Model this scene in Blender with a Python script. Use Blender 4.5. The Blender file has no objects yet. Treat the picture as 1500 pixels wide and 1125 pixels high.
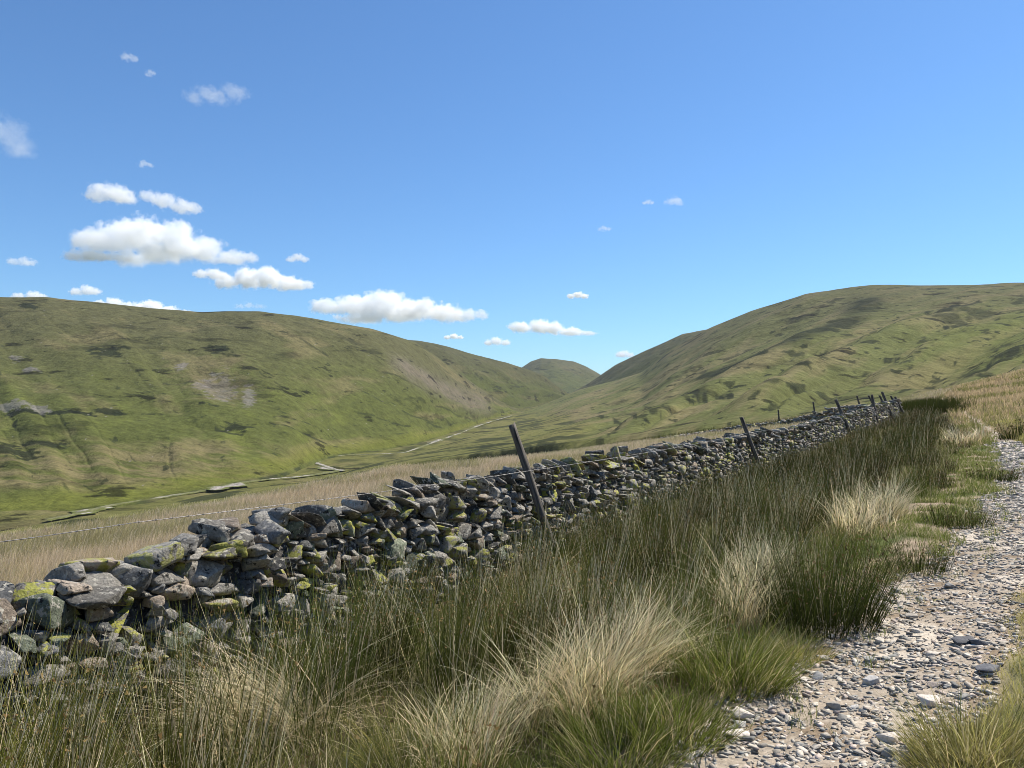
import bpy, bmesh, math
import numpy as np
from mathutils import Vector, Matrix, noise as mnoise

scene = bpy.context.scene
COL = scene.collection
F = 1177.0            # focal length in pixels of a 1500 px wide frame
EYE = 1.6
HOR = 600.0           # horizon row

# ------------------------------------------------------------------ camera
cam_d = bpy.data.cameras.new("camera")
cam_d.sensor_width = 36.0
cam_d.lens = 36.0 * F / 1500.0
cam_d.shift_y = (HOR - 562.5) / 1500.0
cam_d.clip_start = 0.05
cam_d.clip_end = 40000
cam = bpy.data.objects.new("camera", cam_d)
cam.location = (0, 0, EYE)
cam.rotation_euler = (math.radians(90), 0, 0)
COL.objects.link(cam)
scene.camera = cam

# ------------------------------------------------------------------ sky and sun
SUN_EL, SUN_AZ = math.radians(52), math.radians(57)     # azimuth clockwise from straight ahead
world = bpy.data.worlds.new("World")
scene.world = world
world.use_nodes = True
wn = world.node_tree.nodes
wl = world.node_tree.links
bg = wn["Background"]
sky = wn.new("ShaderNodeTexSky")
sky.sky_type = 'NISHITA'
sky.sun_disc = False
sky.sun_elevation = SUN_EL
sky.sun_rotation = SUN_AZ
sky.altitude = 300
sky.air_density = 1.0
sky.dust_density = 0.3
sky.ozone_density = 2.5
tint = wn.new("ShaderNodeVectorMath")
tint.operation = 'MULTIPLY'
tint.inputs[1].default_value = (0.70, 1.025, 1.31)
wl.new(sky.outputs[0], tint.inputs[0])
wl.new(tint.outputs[0], bg.inputs["Color"])
bg.inputs["Strength"].default_value = 0.077

sun_d = bpy.data.lights.new("sun", 'SUN')
sun_d.energy = 5.0
sun_d.angle = math.radians(0.5)
sun_d.color = (1.0, 0.94, 0.84)
sun = bpy.data.objects.new("sun", sun_d)
sv = Vector((math.sin(SUN_AZ) * math.cos(SUN_EL), math.cos(SUN_AZ) * math.cos(SUN_EL), math.sin(SUN_EL)))
sun.rotation_euler = sv.to_track_quat('Z', 'Y').to_euler()
COL.objects.link(sun)

vs = scene.view_settings
vs.view_transform = 'Standard'
vs.look = 'None'
vs.exposure = 0.62
vs.gamma = 1.0
cy = scene.cycles
cy.use_denoising = True
cy.denoiser = 'OPENIMAGEDENOISE'
cy.denoising_prefilter = 'ACCURATE'
cy.use_adaptive_sampling = False
cy.max_bounces = 18
cy.diffuse_bounces = 3
cy.glossy_bounces = 2
cy.transmission_bounces = 4
cy.volume_bounces = 16
cy.transparent_max_bounces = 16
cy.volume_step_rate = 0.6
scene.render.filter_size = 0.9
cy.filter_width = 0.9

# ------------------------------------------------------------------ helpers
def hsh(ix, iy, seed):
    h = (ix.astype(np.int64) * 374761393 + iy.astype(np.int64) * 668265263 + seed * 974634777) & 0xFFFFFFFF
    h = ((h ^ (h >> 13)) * 1274126177) & 0xFFFFFFFF
    h = ((h ^ (h >> 16)) * 2246822519) & 0xFFFFFFFF
    return (h ^ (h >> 15)) & 0xFFFF

def n2(x, y, seed=0):
    x = np.asarray(x, float); y = np.asarray(y, float)
    x, y = np.broadcast_arrays(x, y)
    ix = np.floor(x); iy = np.floor(y)
    fx = x - ix; fy = y - iy
    u = fx * fx * fx * (fx * (fx * 6 - 15) + 10)
    v = fy * fy * fy * (fy * (fy * 6 - 15) + 10)
    def g(dx, dy):
        a = hsh(ix + dx, iy + dy, seed) * (2 * math.pi / 65536.0)
        return np.cos(a) * (fx - dx) + np.sin(a) * (fy - dy)
    n0 = g(0, 0) * (1 - u) + g(1, 0) * u
    n1 = g(0, 1) * (1 - u) + g(1, 1) * u
    return (n0 * (1 - v) + n1 * v) * 1.5

def fbm(x, y, seed=0, octv=4, gain=0.5):
    s = 0; a = 1; t = 0
    x = np.asarray(x, float); y = np.asarray(y, float)
    for k in range(octv):
        s = s + a * n2(x, y, seed + 17 * k); t += a
        x = x * 2.03 + 5.3; y = y * 2.03 + 9.1; a *= gain
    return s / t

def sstep(a, b, x):
    t = np.clip((x - a) / (b - a), 0, 1)
    return t * t * (3 - 2 * t)

def mixc(c, d, m):
    m = np.asarray(m)[..., None]
    return c * (1 - m) + np.asarray(d) * m

def setp(o, label=None, cat=None, group=None, kind=None):
    if label: o["label"] = label
    if cat: o["category"] = cat
    if group: o["group"] = group
    if kind: o["kind"] = kind
    return o

def empty(name, loc, label, cat, group=None):
    o = bpy.data.objects.new(name, None)
    o.location = loc
    COL.objects.link(o)
    return setp(o, label, cat, group)

def np_mesh(name, V, faces, col=None, smooth=False, mats=(), mat_idx=None):
    """faces: list of (k, array (n,k)); V (n,3); col (n,3) per vertex"""
    me = bpy.data.meshes.new(name)
    V = np.ascontiguousarray(V, dtype=np.float32)
    me.vertices.add(len(V))
    me.vertices.foreach_set("co", V.ravel())
    idx = []; starts = []; tot = 0
    for fa in faces:
        fa = np.asarray(fa, dtype=np.int32)
        if len(fa) == 0: continue
        k = fa.shape[1]
        idx.append(fa.ravel())
        starts.append(tot + np.arange(len(fa), dtype=np.int32) * k)
        tot += fa.size
    idx = np.concatenate(idx); starts = np.concatenate(starts).astype(np.int32)
    me.loops.add(len(idx))
    me.loops.foreach_set("vertex_index", idx)
    me.polygons.add(len(starts))
    me.polygons.foreach_set("loop_start", starts)
    if smooth:
        me.polygons.foreach_set("use_smooth", np.ones(len(starts), dtype=bool))
    me.update(calc_edges=True)
    if col is not None:
        at = me.attributes.new("Col", 'FLOAT_COLOR', 'POINT')
        c4 = np.ones((len(V), 4), dtype=np.float32); c4[:, :3] = col
        at.data.foreach_set("color", c4.ravel())
    for m in mats: me.materials.append(m)
    return me

def add_obj(name, me, parent=None, loc=None):
    o = bpy.data.objects.new(name, me)
    COL.objects.link(o)
    if parent is not None: o.parent = parent
    if loc is not None: o.location = loc
    return o

def grid_faces(nu, nv):
    i = np.arange(nu - 1)[:, None]; j = np.arange(nv - 1)[None, :]
    a = i * nv + j
    return np.stack([a, a + nv, a + nv + 1, a + 1], -1).reshape(-1, 4)

# ------------------------------------------------------------------ node materials
def new_mat(name):
    m = bpy.data.materials.new(name)
    m.use_nodes = True
    return m, m.node_tree.nodes, m.node_tree.links, m.node_tree.nodes["Principled BSDF"]

def attr_mix(nodes, links, lo=0.75, hi=1.25, scale=1.0, detail=6, coord="Object", rough=0.6):
    """vertex tint multiplied by fine noise, returns colour socket"""
    at = nodes.new("ShaderNodeAttribute"); at.attribute_name = "Col"
    tc = nodes.new("ShaderNodeTexCoord")
    nz = nodes.new("ShaderNodeTexNoise")
    nz.inputs["Scale"].default_value = scale
    nz.inputs["Detail"].default_value = detail
    nz.inputs["Roughness"].default_value = rough
    links.new(tc.outputs[coord], nz.inputs["Vector"])
    mr = nodes.new("ShaderNodeMapRange")
    mr.inputs["From Min"].default_value = 0.3; mr.inputs["From Max"].default_value = 0.7
    mr.inputs["To Min"].default_value = lo; mr.inputs["To Max"].default_value = hi
    links.new(nz.outputs["Fac"], mr.inputs["Value"])
    mx = nodes.new("ShaderNodeVectorMath"); mx.operation = 'SCALE'
    links.new(at.outputs["Color"], mx.inputs[0]); links.new(mr.outputs[0], mx.inputs["Scale"])
    return mx.outputs[0], nz, tc

def mat_terrain(name, scale, bump_scale, bump_dist, lo=0.75, hi=1.25, bstr=0.6):
    m, nd, lk, p = new_mat(name)
    c, nz, tc = attr_mix(nd, lk, lo, hi, scale)
    lk.new(c, p.inputs["Base Color"])
    p.inputs["Roughness"].default_value = 0.95
    p.inputs["Specular IOR Level"].default_value = 0.1
    n3 = nd.new("ShaderNodeTexNoise"); n3.inputs["Scale"].default_value = bump_scale; n3.inputs["Detail"].default_value = 8
    n3.inputs["Roughness"].default_value = 0.65
    lk.new(tc.outputs["Object"], n3.inputs["Vector"])
    b = nd.new("ShaderNodeBump"); b.inputs["Distance"].default_value = bump_dist; b.inputs["Strength"].default_value = bstr
    lk.new(n3.outputs["Fac"], b.inputs["Height"]); lk.new(b.outputs[0], p.inputs["Normal"])
    return m

def mat_plant(name, transl=0.35, rough=0.5, spec=0.25):
    m, nd, lk, p = new_mat(name)
    at = nd.new("ShaderNodeAttribute"); at.attribute_name = "Col"
    lk.new(at.outputs["Color"], p.inputs["Base Color"])
    p.inputs["Roughness"].default_value = rough
    p.inputs["Specular IOR Level"].default_value = spec
    tr = nd.new("ShaderNodeBsdfTranslucent"); lk.new(at.outputs["Color"], tr.inputs["Color"])
    ms = nd.new("ShaderNodeMixShader"); ms.inputs[0].default_value = transl
    out = nd["Material Output"]
    lk.new(p.outputs[0], ms.inputs[1]); lk.new(tr.outputs[0], ms.inputs[2])
    lk.new(ms.outputs[0], out.inputs["Surface"])
    return m

def mat_hill():
    m, nd, lk, p = new_mat("hill_grass")
    c, nz, tc = attr_mix(nd, lk, .54, 1.64, .13, 9, rough=.84)
    def noise(sc, det, rough, stretch):
        mp = nd.new("ShaderNodeMapping"); mp.inputs["Scale"].default_value = stretch
        lk.new(tc.outputs["Object"], mp.inputs["Vector"])
        n = nd.new("ShaderNodeTexNoise"); n.inputs["Scale"].default_value = sc; n.inputs["Detail"].default_value = det; n.inputs["Roughness"].default_value = rough
        lk.new(mp.outputs[0], n.inputs["Vector"]); return n
    for sc, lo, hi, st, k in ((.020, .60, .66, (1, 1, 3.2), .25), (.055, .63, .70, (1, 1, 2.6), .30), (.012, .57, .66, (1, 1, 4.5), .55)):
        n = noise(sc, 8, .62, st)
        r = nd.new("ShaderNodeMapRange"); r.interpolation_type = 'SMOOTHSTEP'
        r.inputs["From Min"].default_value = lo; r.inputs["From Max"].default_value = hi
        r.inputs["To Min"].default_value = 1.0; r.inputs["To Max"].default_value = k
        lk.new(n.outputs["Fac"], r.inputs["Value"])
        x = nd.new("ShaderNodeVectorMath"); x.operation = 'SCALE'
        lk.new(c, x.inputs[0]); lk.new(r.outputs[0], x.inputs["Scale"]); c = x.outputs[0]
    lk.new(c, p.inputs["Base Color"])
    p.inputs["Roughness"].default_value = 1.0; p.inputs["Specular IOR Level"].default_value = .05
    n3 = noise(.09, 10, .68, (1, 1, 1))
    b = nd.new("ShaderNodeBump"); b.inputs["Distance"].default_value = 5.0; b.inputs["Strength"].default_value = .8
    lk.new(n3.outputs["Fac"], b.inputs["Height"]); lk.new(b.outputs[0], p.inputs["Normal"])
    return m
M_hill = mat_hill()
M_ground = mat_terrain("ground_turf", 6.0, 9.0, 0.05, 0.7, 1.3)
M_rush = mat_plant("rush_stems", 0.22, 0.6, 0.08)
M_straw = mat_plant("straw_stems", 0.42, 0.45, 0.2)
M_grass = mat_plant("grass_blades", 0.45, 0.6, 0.08)

def mat_stone():
    m, nd, lk, p = new_mat("wall_stone")
    at = nd.new("ShaderNodeAttribute"); at.attribute_name = "Col"      # rgb = tint of that stone
    geo = nd.new("ShaderNodeNewGeometry")
    def noise(scale, detail, rough=0.6, off=0.0):
        mp = nd.new("ShaderNodeVectorMath"); mp.operation = 'ADD'; mp.inputs[1].default_value = (off, off * 1.7, off * .6)
        lk.new(geo.outputs["Position"], mp.inputs[0])
        n = nd.new("ShaderNodeTexNoise"); n.inputs["Scale"].default_value = scale; n.inputs["Detail"].default_value = detail
        n.inputs["Roughness"].default_value = rough
        lk.new(mp.outputs[0], n.inputs["Vector"]); return n
    def ramp(src, a, b):
        r = nd.new("ShaderNodeMapRange"); r.interpolation_type = 'SMOOTHSTEP'
        r.inputs["From Min"].default_value = a; r.inputs["From Max"].default_value = b
        lk.new(src, r.inputs["Value"]); return r.outputs[0]
    def mix(fac, c1, c2):
        x = nd.new("ShaderNodeMix"); x.data_type = 'RGBA'
        lk.new(fac, x.inputs["Factor"])
        for s, v in ((x.inputs["A"], c1), (x.inputs["B"], c2)):
            if hasattr(v, "links"): lk.new(v, s)
            else: s.default_value = (*v, 1)
        return x.outputs["Result"]
    def math_(op, a, b):
        x = nd.new("ShaderNodeMath"); x.operation = op
        for s, v in ((x.inputs[0], a), (x.inputs[1], b)):
            if hasattr(v, "links"): lk.new(v, s)
            else: s.default_value = v
        return x.outputs[0]
    fine = noise(38, 8, 0.7)
    fr = nd.new("ShaderNodeMapRange"); fr.inputs["From Min"].default_value = .3; fr.inputs["From Max"].default_value = .7
    fr.inputs["To Min"].default_value = .55; fr.inputs["To Max"].default_value = 1.4
    lk.new(fine.outputs["Fac"], fr.inputs["Value"])
    sc = nd.new("ShaderNodeVectorMath"); sc.operation = 'SCALE'
    lk.new(at.outputs["Color"], sc.inputs[0]); lk.new(fr.outputs[0], sc.inputs["Scale"])
    c = sc.outputs[0]
    c = mix(ramp(noise(15, 6, .65, 3.1).outputs["Fac"], .56, .64), c, (0.035, 0.034, 0.032))     # black lichen
    c = mix(ramp(noise(21, 5, .6, 7.7).outputs["Fac"], .55, .62), c, (0.50, 0.47, 0.40))          # pale lichen
    yl = math_('MULTIPLY', ramp(noise(13, 5, .6, 12.3).outputs["Fac"], .47, .55), at.outputs["Alpha"])
    c = mix(yl, c, (0.40, 0.395, 0.085))                                                            # map lichen, only on some stones
    lk.new(c, p.inputs["Base Color"])
    p.inputs["Roughness"].default_value = 0.9
    p.inputs["Specular IOR Level"].default_value = 0.2
    b1 = noise(30, 9, .7, 1.0)
    b = nd.new("ShaderNodeBump"); b.inputs["Distance"].default_value = 0.05; b.inputs["Strength"].default_value = 1.0
    lk.new(b1.outputs["Fac"], b.inputs["Height"]); lk.new(b.outputs[0], p.inputs["Normal"])
    return m
M_stone = mat_stone()

def mat_gravel():
    m, nd, lk, p = new_mat("track_stone")
    c, nz, tc = attr_mix(nd, lk, 0.7, 1.25, 60, 6)
    lk.new(c, p.inputs["Base Color"]); p.inputs["Roughness"].default_value = 0.85
    p.inputs["Specular IOR Level"].default_value = 0.25
    b = nd.new("ShaderNodeBump"); b.inputs["Distance"].default_value = 0.008; b.inputs["Strength"].default_value = 0.6
    lk.new(nz.outputs["Fac"], b.inputs["Height"]); lk.new(b.outputs[0], p.inputs["Normal"])
    return m
M_gravel = mat_gravel()

def mat_wood():
    m, nd, lk, p = new_mat("weathered_wood")
    tc = nd.new("ShaderNodeTexCoord")
    mp = nd.new("ShaderNodeMapping"); mp.inputs["Scale"].default_value = (40, 40, 2.5)
    lk.new(tc.outputs["Object"], mp.inputs["Vector"])
    n = nd.new("ShaderNodeTexNoise"); n.inputs["Scale"].default_value = 1.0; n.inputs["Detail"].default_value = 8
    lk.new(mp.outputs[0], n.inputs["Vector"])
    cr = nd.new("ShaderNodeValToRGB")
    cr.color_ramp.elements[0].position = .3; cr.color_ramp.elements[0].color = (.018, .015, .013, 1)
    cr.color_ramp.elements[1].position = .75; cr.color_ramp.elements[1].color = (.19, .165, .135, 1)
    lk.new(n.outputs["Fac"], cr.inputs[0]); lk.new(cr.outputs[0], p.inputs["Base Color"])
    p.inputs["Roughness"].default_value = .9
    b = nd.new("ShaderNodeBump"); b.inputs["Distance"].default_value = .02; b.inputs["Strength"].default_value = .9
    lk.new(n.outputs["Fac"], b.inputs["Height"]); lk.new(b.outputs[0], p.inputs["Normal"])
    return m
M_wood = mat_wood()

def mat_wire():
    m, nd, lk, p = new_mat("galvanised_wire")
    n = nd.new("ShaderNodeTexNoise"); n.inputs["Scale"].default_value = 25
    cr = nd.new("ShaderNodeValToRGB")
    cr.color_ramp.elements[0].color = (.10, .08, .06, 1); cr.color_ramp.elements[1].color = (.42, .41, .40, 1)
    lk.new(n.outputs["Fac"], cr.inputs[0]); lk.new(cr.outputs[0], p.inputs["Base Color"])
    p.inputs["Metallic"].default_value = .5; p.inputs["Roughness"].default_value = .5
    return m
M_wire = mat_wire()

# ------------------------------------------------------------------ the lie of the land near the camera
# a runs along the wall, c across it (positive on the track side)
UA = np.array([.465, .885]); UA /= np.linalg.norm(UA)
UC = np.array([UA[1], -UA[0]])
def ac(X, Y): return X * UA[0] + Y * UA[1], X * UC[0] + Y * UC[1] + 4.5
def xy(a, c):
    c = c - 4.5
    return a * UA[0] + c * UC[0], a * UA[1] + c * UC[1]

A_T = [-40, 0, 2.65, 4, 6.4, 9, 12, 16, 23, 29, 35, 50, 65, 78, 120]
ZB_T = [-.9, -.58, -.51, -.43, -.37, -.33, -.29, -.27, -.29, -.20, .0, .50, 1.15, 1.85, 3.4]
SL_T = [.12, .12, .12, .115, .11, .105, .1, .09, .09, .095, .1, .13, .18, .235, .3]
TL_A = [-30, 3.47, 4.2, 5.5, 6.4, 7.4, 8.9, 12.5, 22.2, 37, 52, 70, 110]
TL = [3.2, 3.36, 3.5, 3.9, 3.98, 4.18, 4.5, 5.0, 5.9, 6.35, 5.9, 5.75, 5.5]
TR_A = [-30, 3.5, 4.33, 5.16, 6.6, 7.8, 9.5, 12.5, 22, 37, 52, 70, 110]
TR = [4.4, 4.42, 4.46, 4.78, 4.92, 5.16, 5.5, 6.1, 7.2, 6.7, 6.15, 5.9, 5.7]
def cwall(a): return .01539 * np.clip(np.asarray(a, float) - 20, 0, 60) ** 1.5
def lerp_t(x, xs, ys): return np.interp(x, xs, ys)

def ground_z(X, Y, fine=True):
    X = np.asarray(X, float); Y = np.asarray(Y, float)
    a, c = ac(X, Y)
    z = lerp_t(a, A_T, ZB_T)
    sl = lerp_t(a, A_T, SL_T)
    cp = np.maximum(c, 0)
    right = sl * np.minimum(cp, 14) + (sl + .1) * np.maximum(cp - 14, 0)
    cm = np.minimum(c, 0)
    sm = np.interp(a, [0, 15, 24, 35, 50, 70], [.113, .11, .10, .082, .12, .15])
    left = sm * np.maximum(cm, -20)
    b = np.clip(-20 - cm, 0, None)
    left = left - np.where(b < 8, sm * b + .02 * b * b, sm * 8 + 1.28 + .39 * (b - 8))
    z = z + right + left
    over = np.clip(Y - 68 - .15 * np.clip(X - 20, 0, 60), 0, None)       # the brow ahead, beyond it the slope drops away
    z = z - np.where(over < 12, .011 * over * over, 1.58 + .264 * (over - 12))
    z = np.maximum(z, -52)
    if fine:
        fade = 1.0 / (1.0 + (np.hypot(X, Y) / 60) ** 2)
        tr = sstep(TLf(a) - .5, TLf(a), c) * (1 - sstep(TRf(a), TRf(a) + .4, c))
        z = z + .10 * fbm(X / 3.1, Y / 3.1, 3, 3) * (1 - .6 * tr) + .05 * fbm(X / .55, Y / .55, 5, 3) * fade * (1 - .5 * tr) - .05 * tr
    return z
def TLf(a): return lerp_t(a, TL_A, TL) + .16 * n2(a / 1.3, 0.5, 41) + .1 * n2(a / .4, 0.5, 42)
def TRf(a): return lerp_t(a, TR_A, TR) + .10 * n2(a / 1.4, 0.5, 43) + .1 * n2(a / .45, 0.5, 44)
C_R_A = [-5, 0, 3.5, 5, 7, 11, 19, 32, 52, 70]
C_R = [2.4, 2.6, 3.05, 3.4, 3.75, 4.1, 4.9, 5.5, 5.1, 5.0]

def at_px(px, row, depth): return ((px - 750) / F * depth, depth, EYE + (HOR - row) / F * depth)
def hit(px, row):
    """ground point seen at that pixel"""
    Y = np.geomspace(2.0, 110, 6000)
    X = (px - 750) / F * Y
    zr = EYE + (HOR - row) / F * Y
    k = np.argmax(ground_z(X, Y) >= zr)
    return X[k], Y[k]

# ------------------------------------------------------------------ ground sheet
def build_ground():
    naz = 900
    az = np.linspace(-math.pi, math.pi, naz + 1)
    az = az - .45 * np.sin(az)              # finer towards the front
    rr = np.concatenate([[0.15], np.geomspace(.8, 330, 420)])
    A, R = np.meshgrid(az, rr, indexing='ij')
    X = R * np.sin(A); Y = R * np.cos(A)
    Z = ground_z(X, Y)
    a, c = ac(X, Y)
    thatch = np.array([.085, .068, .035]); green = np.array([.062, .075, .02]); tan = np.array([.36, .27, .14])
    soil = np.array([.34, .26, .18])
    n = fbm(X / 1.1, Y / 1.1, 21, 4); m = fbm(X / 6, Y / 6, 22, 4)
    col = np.broadcast_to(thatch, X.shape + (3,)).copy()
    col = mixc(col, green, sstep(-.1, .3, n) * .7)
    cr = lerp_t(a, C_R_A, C_R)
    side = sstep(cr - .5, cr + .1, c)
    col = mixc(col, mixc(np.broadcast_to(soil, col.shape), green * 1.3, sstep(0.0, .25, n)), side)
    right = sstep(TRf(a), TRf(a) + .25, c)
    vg = mixc(np.broadcast_to(np.array([.15, .15, .05]), col.shape), tan, sstep(-.15, .25, m + .3 * n))
    col = mixc(col, vg, right)
    far = sstep(28, 60, Y) * sstep(cr + .5, cr + 3, c)
    col = mixc(col, mixc(np.broadcast_to(tan * .85, col.shape), (.16, .16, .06), sstep(-.1, .35, m)), far)
    beyond = 1 - sstep(cwall(a) - .7, cwall(a) - .2, c)
    mead = mixc(np.broadcast_to(tan, col.shape), np.array([.19, .17, .07]), sstep(-.05, .3, m))
    col = mixc(col, mead, beyond)
    drop = sstep(-34, -24, -0 + c) ; low = (1 - drop) * beyond
    col = mixc(col, mixc(np.broadcast_to(np.array([.12, .13, .04]), col.shape), (.2, .17, .08), sstep(-.1, .3, m)), low)
    me = np_mesh("ground", np.stack([X, Y, Z], -1).reshape(-1, 3), [grid_faces(*X.shape)], col.reshape(-1, 3), True, [M_ground])
    setp(add_obj("ground", me), kind="structure")
build_ground()

def build_track():
    aa = np.concatenate([np.arange(-6, 14, .04), np.arange(14, 75, .12)])
    tt = np.linspace(0, 1, 44)
    A, T = np.meshgrid(aa, tt, indexing='ij')
    Cc = TLf(A) + (TRf(A) - TLf(A)) * T
    X, Y = xy(A, Cc)
    edge = np.minimum(T, 1 - T) * 2
    Z = ground_z(X, Y) + .004 + .014 * fbm(X / .12, Y / .12, 9, 3) * sstep(0, .25, edge) - .03 * (1 - sstep(0, .06, edge))
    n = fbm(X / .35, Y / .35, 31, 4)
    col = np.broadcast_to(np.array([.35, .29, .22]), X.shape + (3,)).copy()
    col = mixc(col, (.22, .165, .11), sstep(-.05, .3, n))
    col = mixc(col, (.5, .43, .34), sstep(0.05, .3, fbm(X / .8, Y / .8, 33, 3)))
    me = np_mesh("track", np.stack([X, Y, Z], -1).reshape(-1, 3), [grid_faces(*X.shape)], col.reshape(-1, 3), True, [mat_terrain("track_dirt", 40, 60, .012, .7, 1.3)])
    setp(add_obj("track", me), kind="structure")
build_track()

# ------------------------------------------------------------------ hills and valley
def smooth1(y, k):
    if k < 1: return y
    ker = np.hanning(2 * k + 3)[1:-1]; ker /= ker.sum()
    return np.convolve(np.pad(y, k, mode='edge'), ker, mode='valid')

GREEN = np.array([.074, .083, .022]); TAN = np.array([.150, .125, .060]); DARK = np.array([.016, .020, .009])
BROWN = np.array([.082, .074, .038]); SCREE = np.array([.17, .155, .15]); BRIGHT = np.array([.108, .120, .027])

def build_hill(name, cols, px_step, ns, g_pow, paint, relief, shear=0.0, s_lo=-.2, s_hi=1.5, sm=18, seed=0, calm=lambda P: 1.0, rib=0.0, ribs_px=26.0):
    cols = np.array(cols, float)
    px = np.arange(cols[0, 0], cols[-1, 0] + .1, px_step)
    k = int(sm / px_step)
    r0, row0, r1, row1 = [smooth1(np.interp(px, cols[:, 0], cols[:, i]), k if i != 4 else max(1, k // 2)) for i in (1, 2, 3, 4)]
    s = np.concatenate([np.linspace(s_lo, 0, 24)[:-1], np.linspace(0, 1, ns), np.linspace(1, s_hi, 30)[1:]])
    P, S = np.meshgrid(px, s, indexing='ij')
    R0, R1, W0, W1 = [np.repeat(v[:, None], len(s), 1) for v in (r0, r1, row0, row1)]
    R = R0 + (R1 - R0) * S
    sc = np.clip(S, 0, 1)
    g = 1 - (1 - sc) ** g_pow
    row = W0 + (W1 - W0) * g
    Z = EYE + (HOR - row) / F * R
    z0 = EYE + (HOR - W0) / F * R0; z1 = EYE + (HOR - W1) / F * R1
    lo = S < 0
    Z = np.where(lo, z0 - (R0 - R) * .22 - 2 * np.clip(-S / .05, 0, 1), Z)
    d = R - R1
    Z = np.where(S > 1, z1 + d * (z1 - EYE) / R1 * .3 - d * d / (R1 * .8), Z)
    X = (P - 750) / F * R; Y = R
    env = sstep(.0, .14, S) * (1 - .8 * sstep(.75, 1.0, S)) * calm(P)
    q = P + shear * S
    dz = 0
    for (amp, size, sd) in relief:
        dz = dz + amp * fbm(X / size, Y / size, seed + sd, 4)
    if rib:
        wob = 14 * fbm(X / 120, Y / 120, seed + 70, 3)
        rr = n2((q + wob) / ribs_px, S * 2.2, seed + 51)
        rr2 = n2((q + wob) / (ribs_px * .4), S * 4.0, seed + 52)
        dz = dz + rib * rr + rib * .13 * rr2 - rib * .22 * np.exp(-(rr / .10) ** 2) * sstep(-.1, .3, n2(q / 200, S * 3, seed + 53))
    Z = Z + dz * env
    col = paint(P, S, X, Y, q, row)
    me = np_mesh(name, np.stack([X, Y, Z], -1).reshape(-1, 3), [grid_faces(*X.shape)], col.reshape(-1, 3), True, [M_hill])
    return setp(add_obj(name, me), kind="structure")

def blob(P, row, cx, cy, rx, ry, seed, X, Y, sc=14, soft=.35):
    m = np.zeros(P.shape)
    I = np.nonzero((np.abs(P - cx) < rx * 2.6) & (np.abs(row - cy) < ry * 2.6))
    p_, r_ = P[I], row[I]
    d = np.hypot((p_ - cx) / rx, (r_ - cy) / ry) + .75 * fbm(X[I] / sc, Y[I] / sc, seed, 4) + .9 * fbm(p_ / 14, r_ / 3, seed + 5, 4)
    m[I] = 1 - sstep(1 - soft, 1, d)
    return m

def streaks(q, S, u, v, seed, lo, hi, X, Y):
    n = fbm(q / u, S * v, seed, 4) + .25 * fbm(X / 18, Y / 18, seed + 3, 3)
    return sstep(lo, hi, n)

def lines(P, row, pts_list, seed):
    m = np.zeros(P.shape)
    for k, (pts, w, strength) in enumerate(pts_list):
        pts = np.array(pts, float)
        (x0, y0), (x1, y1) = pts.min(0) - w - 5, pts.max(0) + w + 5
        I = np.nonzero((P > x0) & (P < x1) & (row > y0) & (row < y1))
        p_, r_ = P[I], row[I]
        d = np.full(p_.shape, 1e9)
        wob = 2.4 * fbm(p_ / 26, r_ / 26, seed + k, 3) + .5 * fbm(p_ / 6, r_ / 4, seed + k + 9, 2); w = w * .72
        for p, q in zip(pts[:-1], pts[1:]):
            v = q - p
            t = np.clip(((p_ - p[0]) * v[0] + (r_ - p[1]) * v[1]) / (v @ v), 0, 1)
            d = np.minimum(d, np.hypot(p_ - p[0] - t * v[0], r_ - p[1] - t * v[1] + wob))
        brk = sstep(-.35, .05, fbm(p_ / 15, r_ / 15, seed + 40 + k, 3))
        m[I] = np.maximum(m[I], (1 - sstep(w * .5, w, d)) * brk * strength)
    return m
LEFT_LINES = [(((210, 574), (242, 583)), 2.2, .9), (((292, 599), (320, 601)), 2.5, .9), (((395, 619), (494, 652)), 2.2, .9), (((316, 628), (340, 636), (363, 638)), 3.5, .85), (((306, 510), (334, 523)), 4.5, .8),
    (((412, 606), (462, 620)), 2.2, .8), (((82, 485), (128, 498)), 1.8, .5), (((107, 499), (199, 495), (260, 500)), 1.8, .45), (((10, 612), (71, 613), (110, 611), (156, 606)), 2.8, .9), (((156, 606), (200, 606), (249, 604)), 2.2, .8),
    (((123, 706), (149, 722)), 2.5, .7), (((500, 560), (560, 590)), 2, .6), (((520, 600), (600, 625)), 2.2, .7), (((440, 500), (480, 520)), 2.4, .6), (((560, 545), (640, 575)), 2, .5), (((590, 600), (650, 625)), 2.2, .7), (((640, 590), (690, 612)), 2, .6), (((20, 690), (60, 700)), 2, .5), (((200, 700), (240, 708)), 2, .6), (((380, 545), (410, 560)), 2, .6)]
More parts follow.
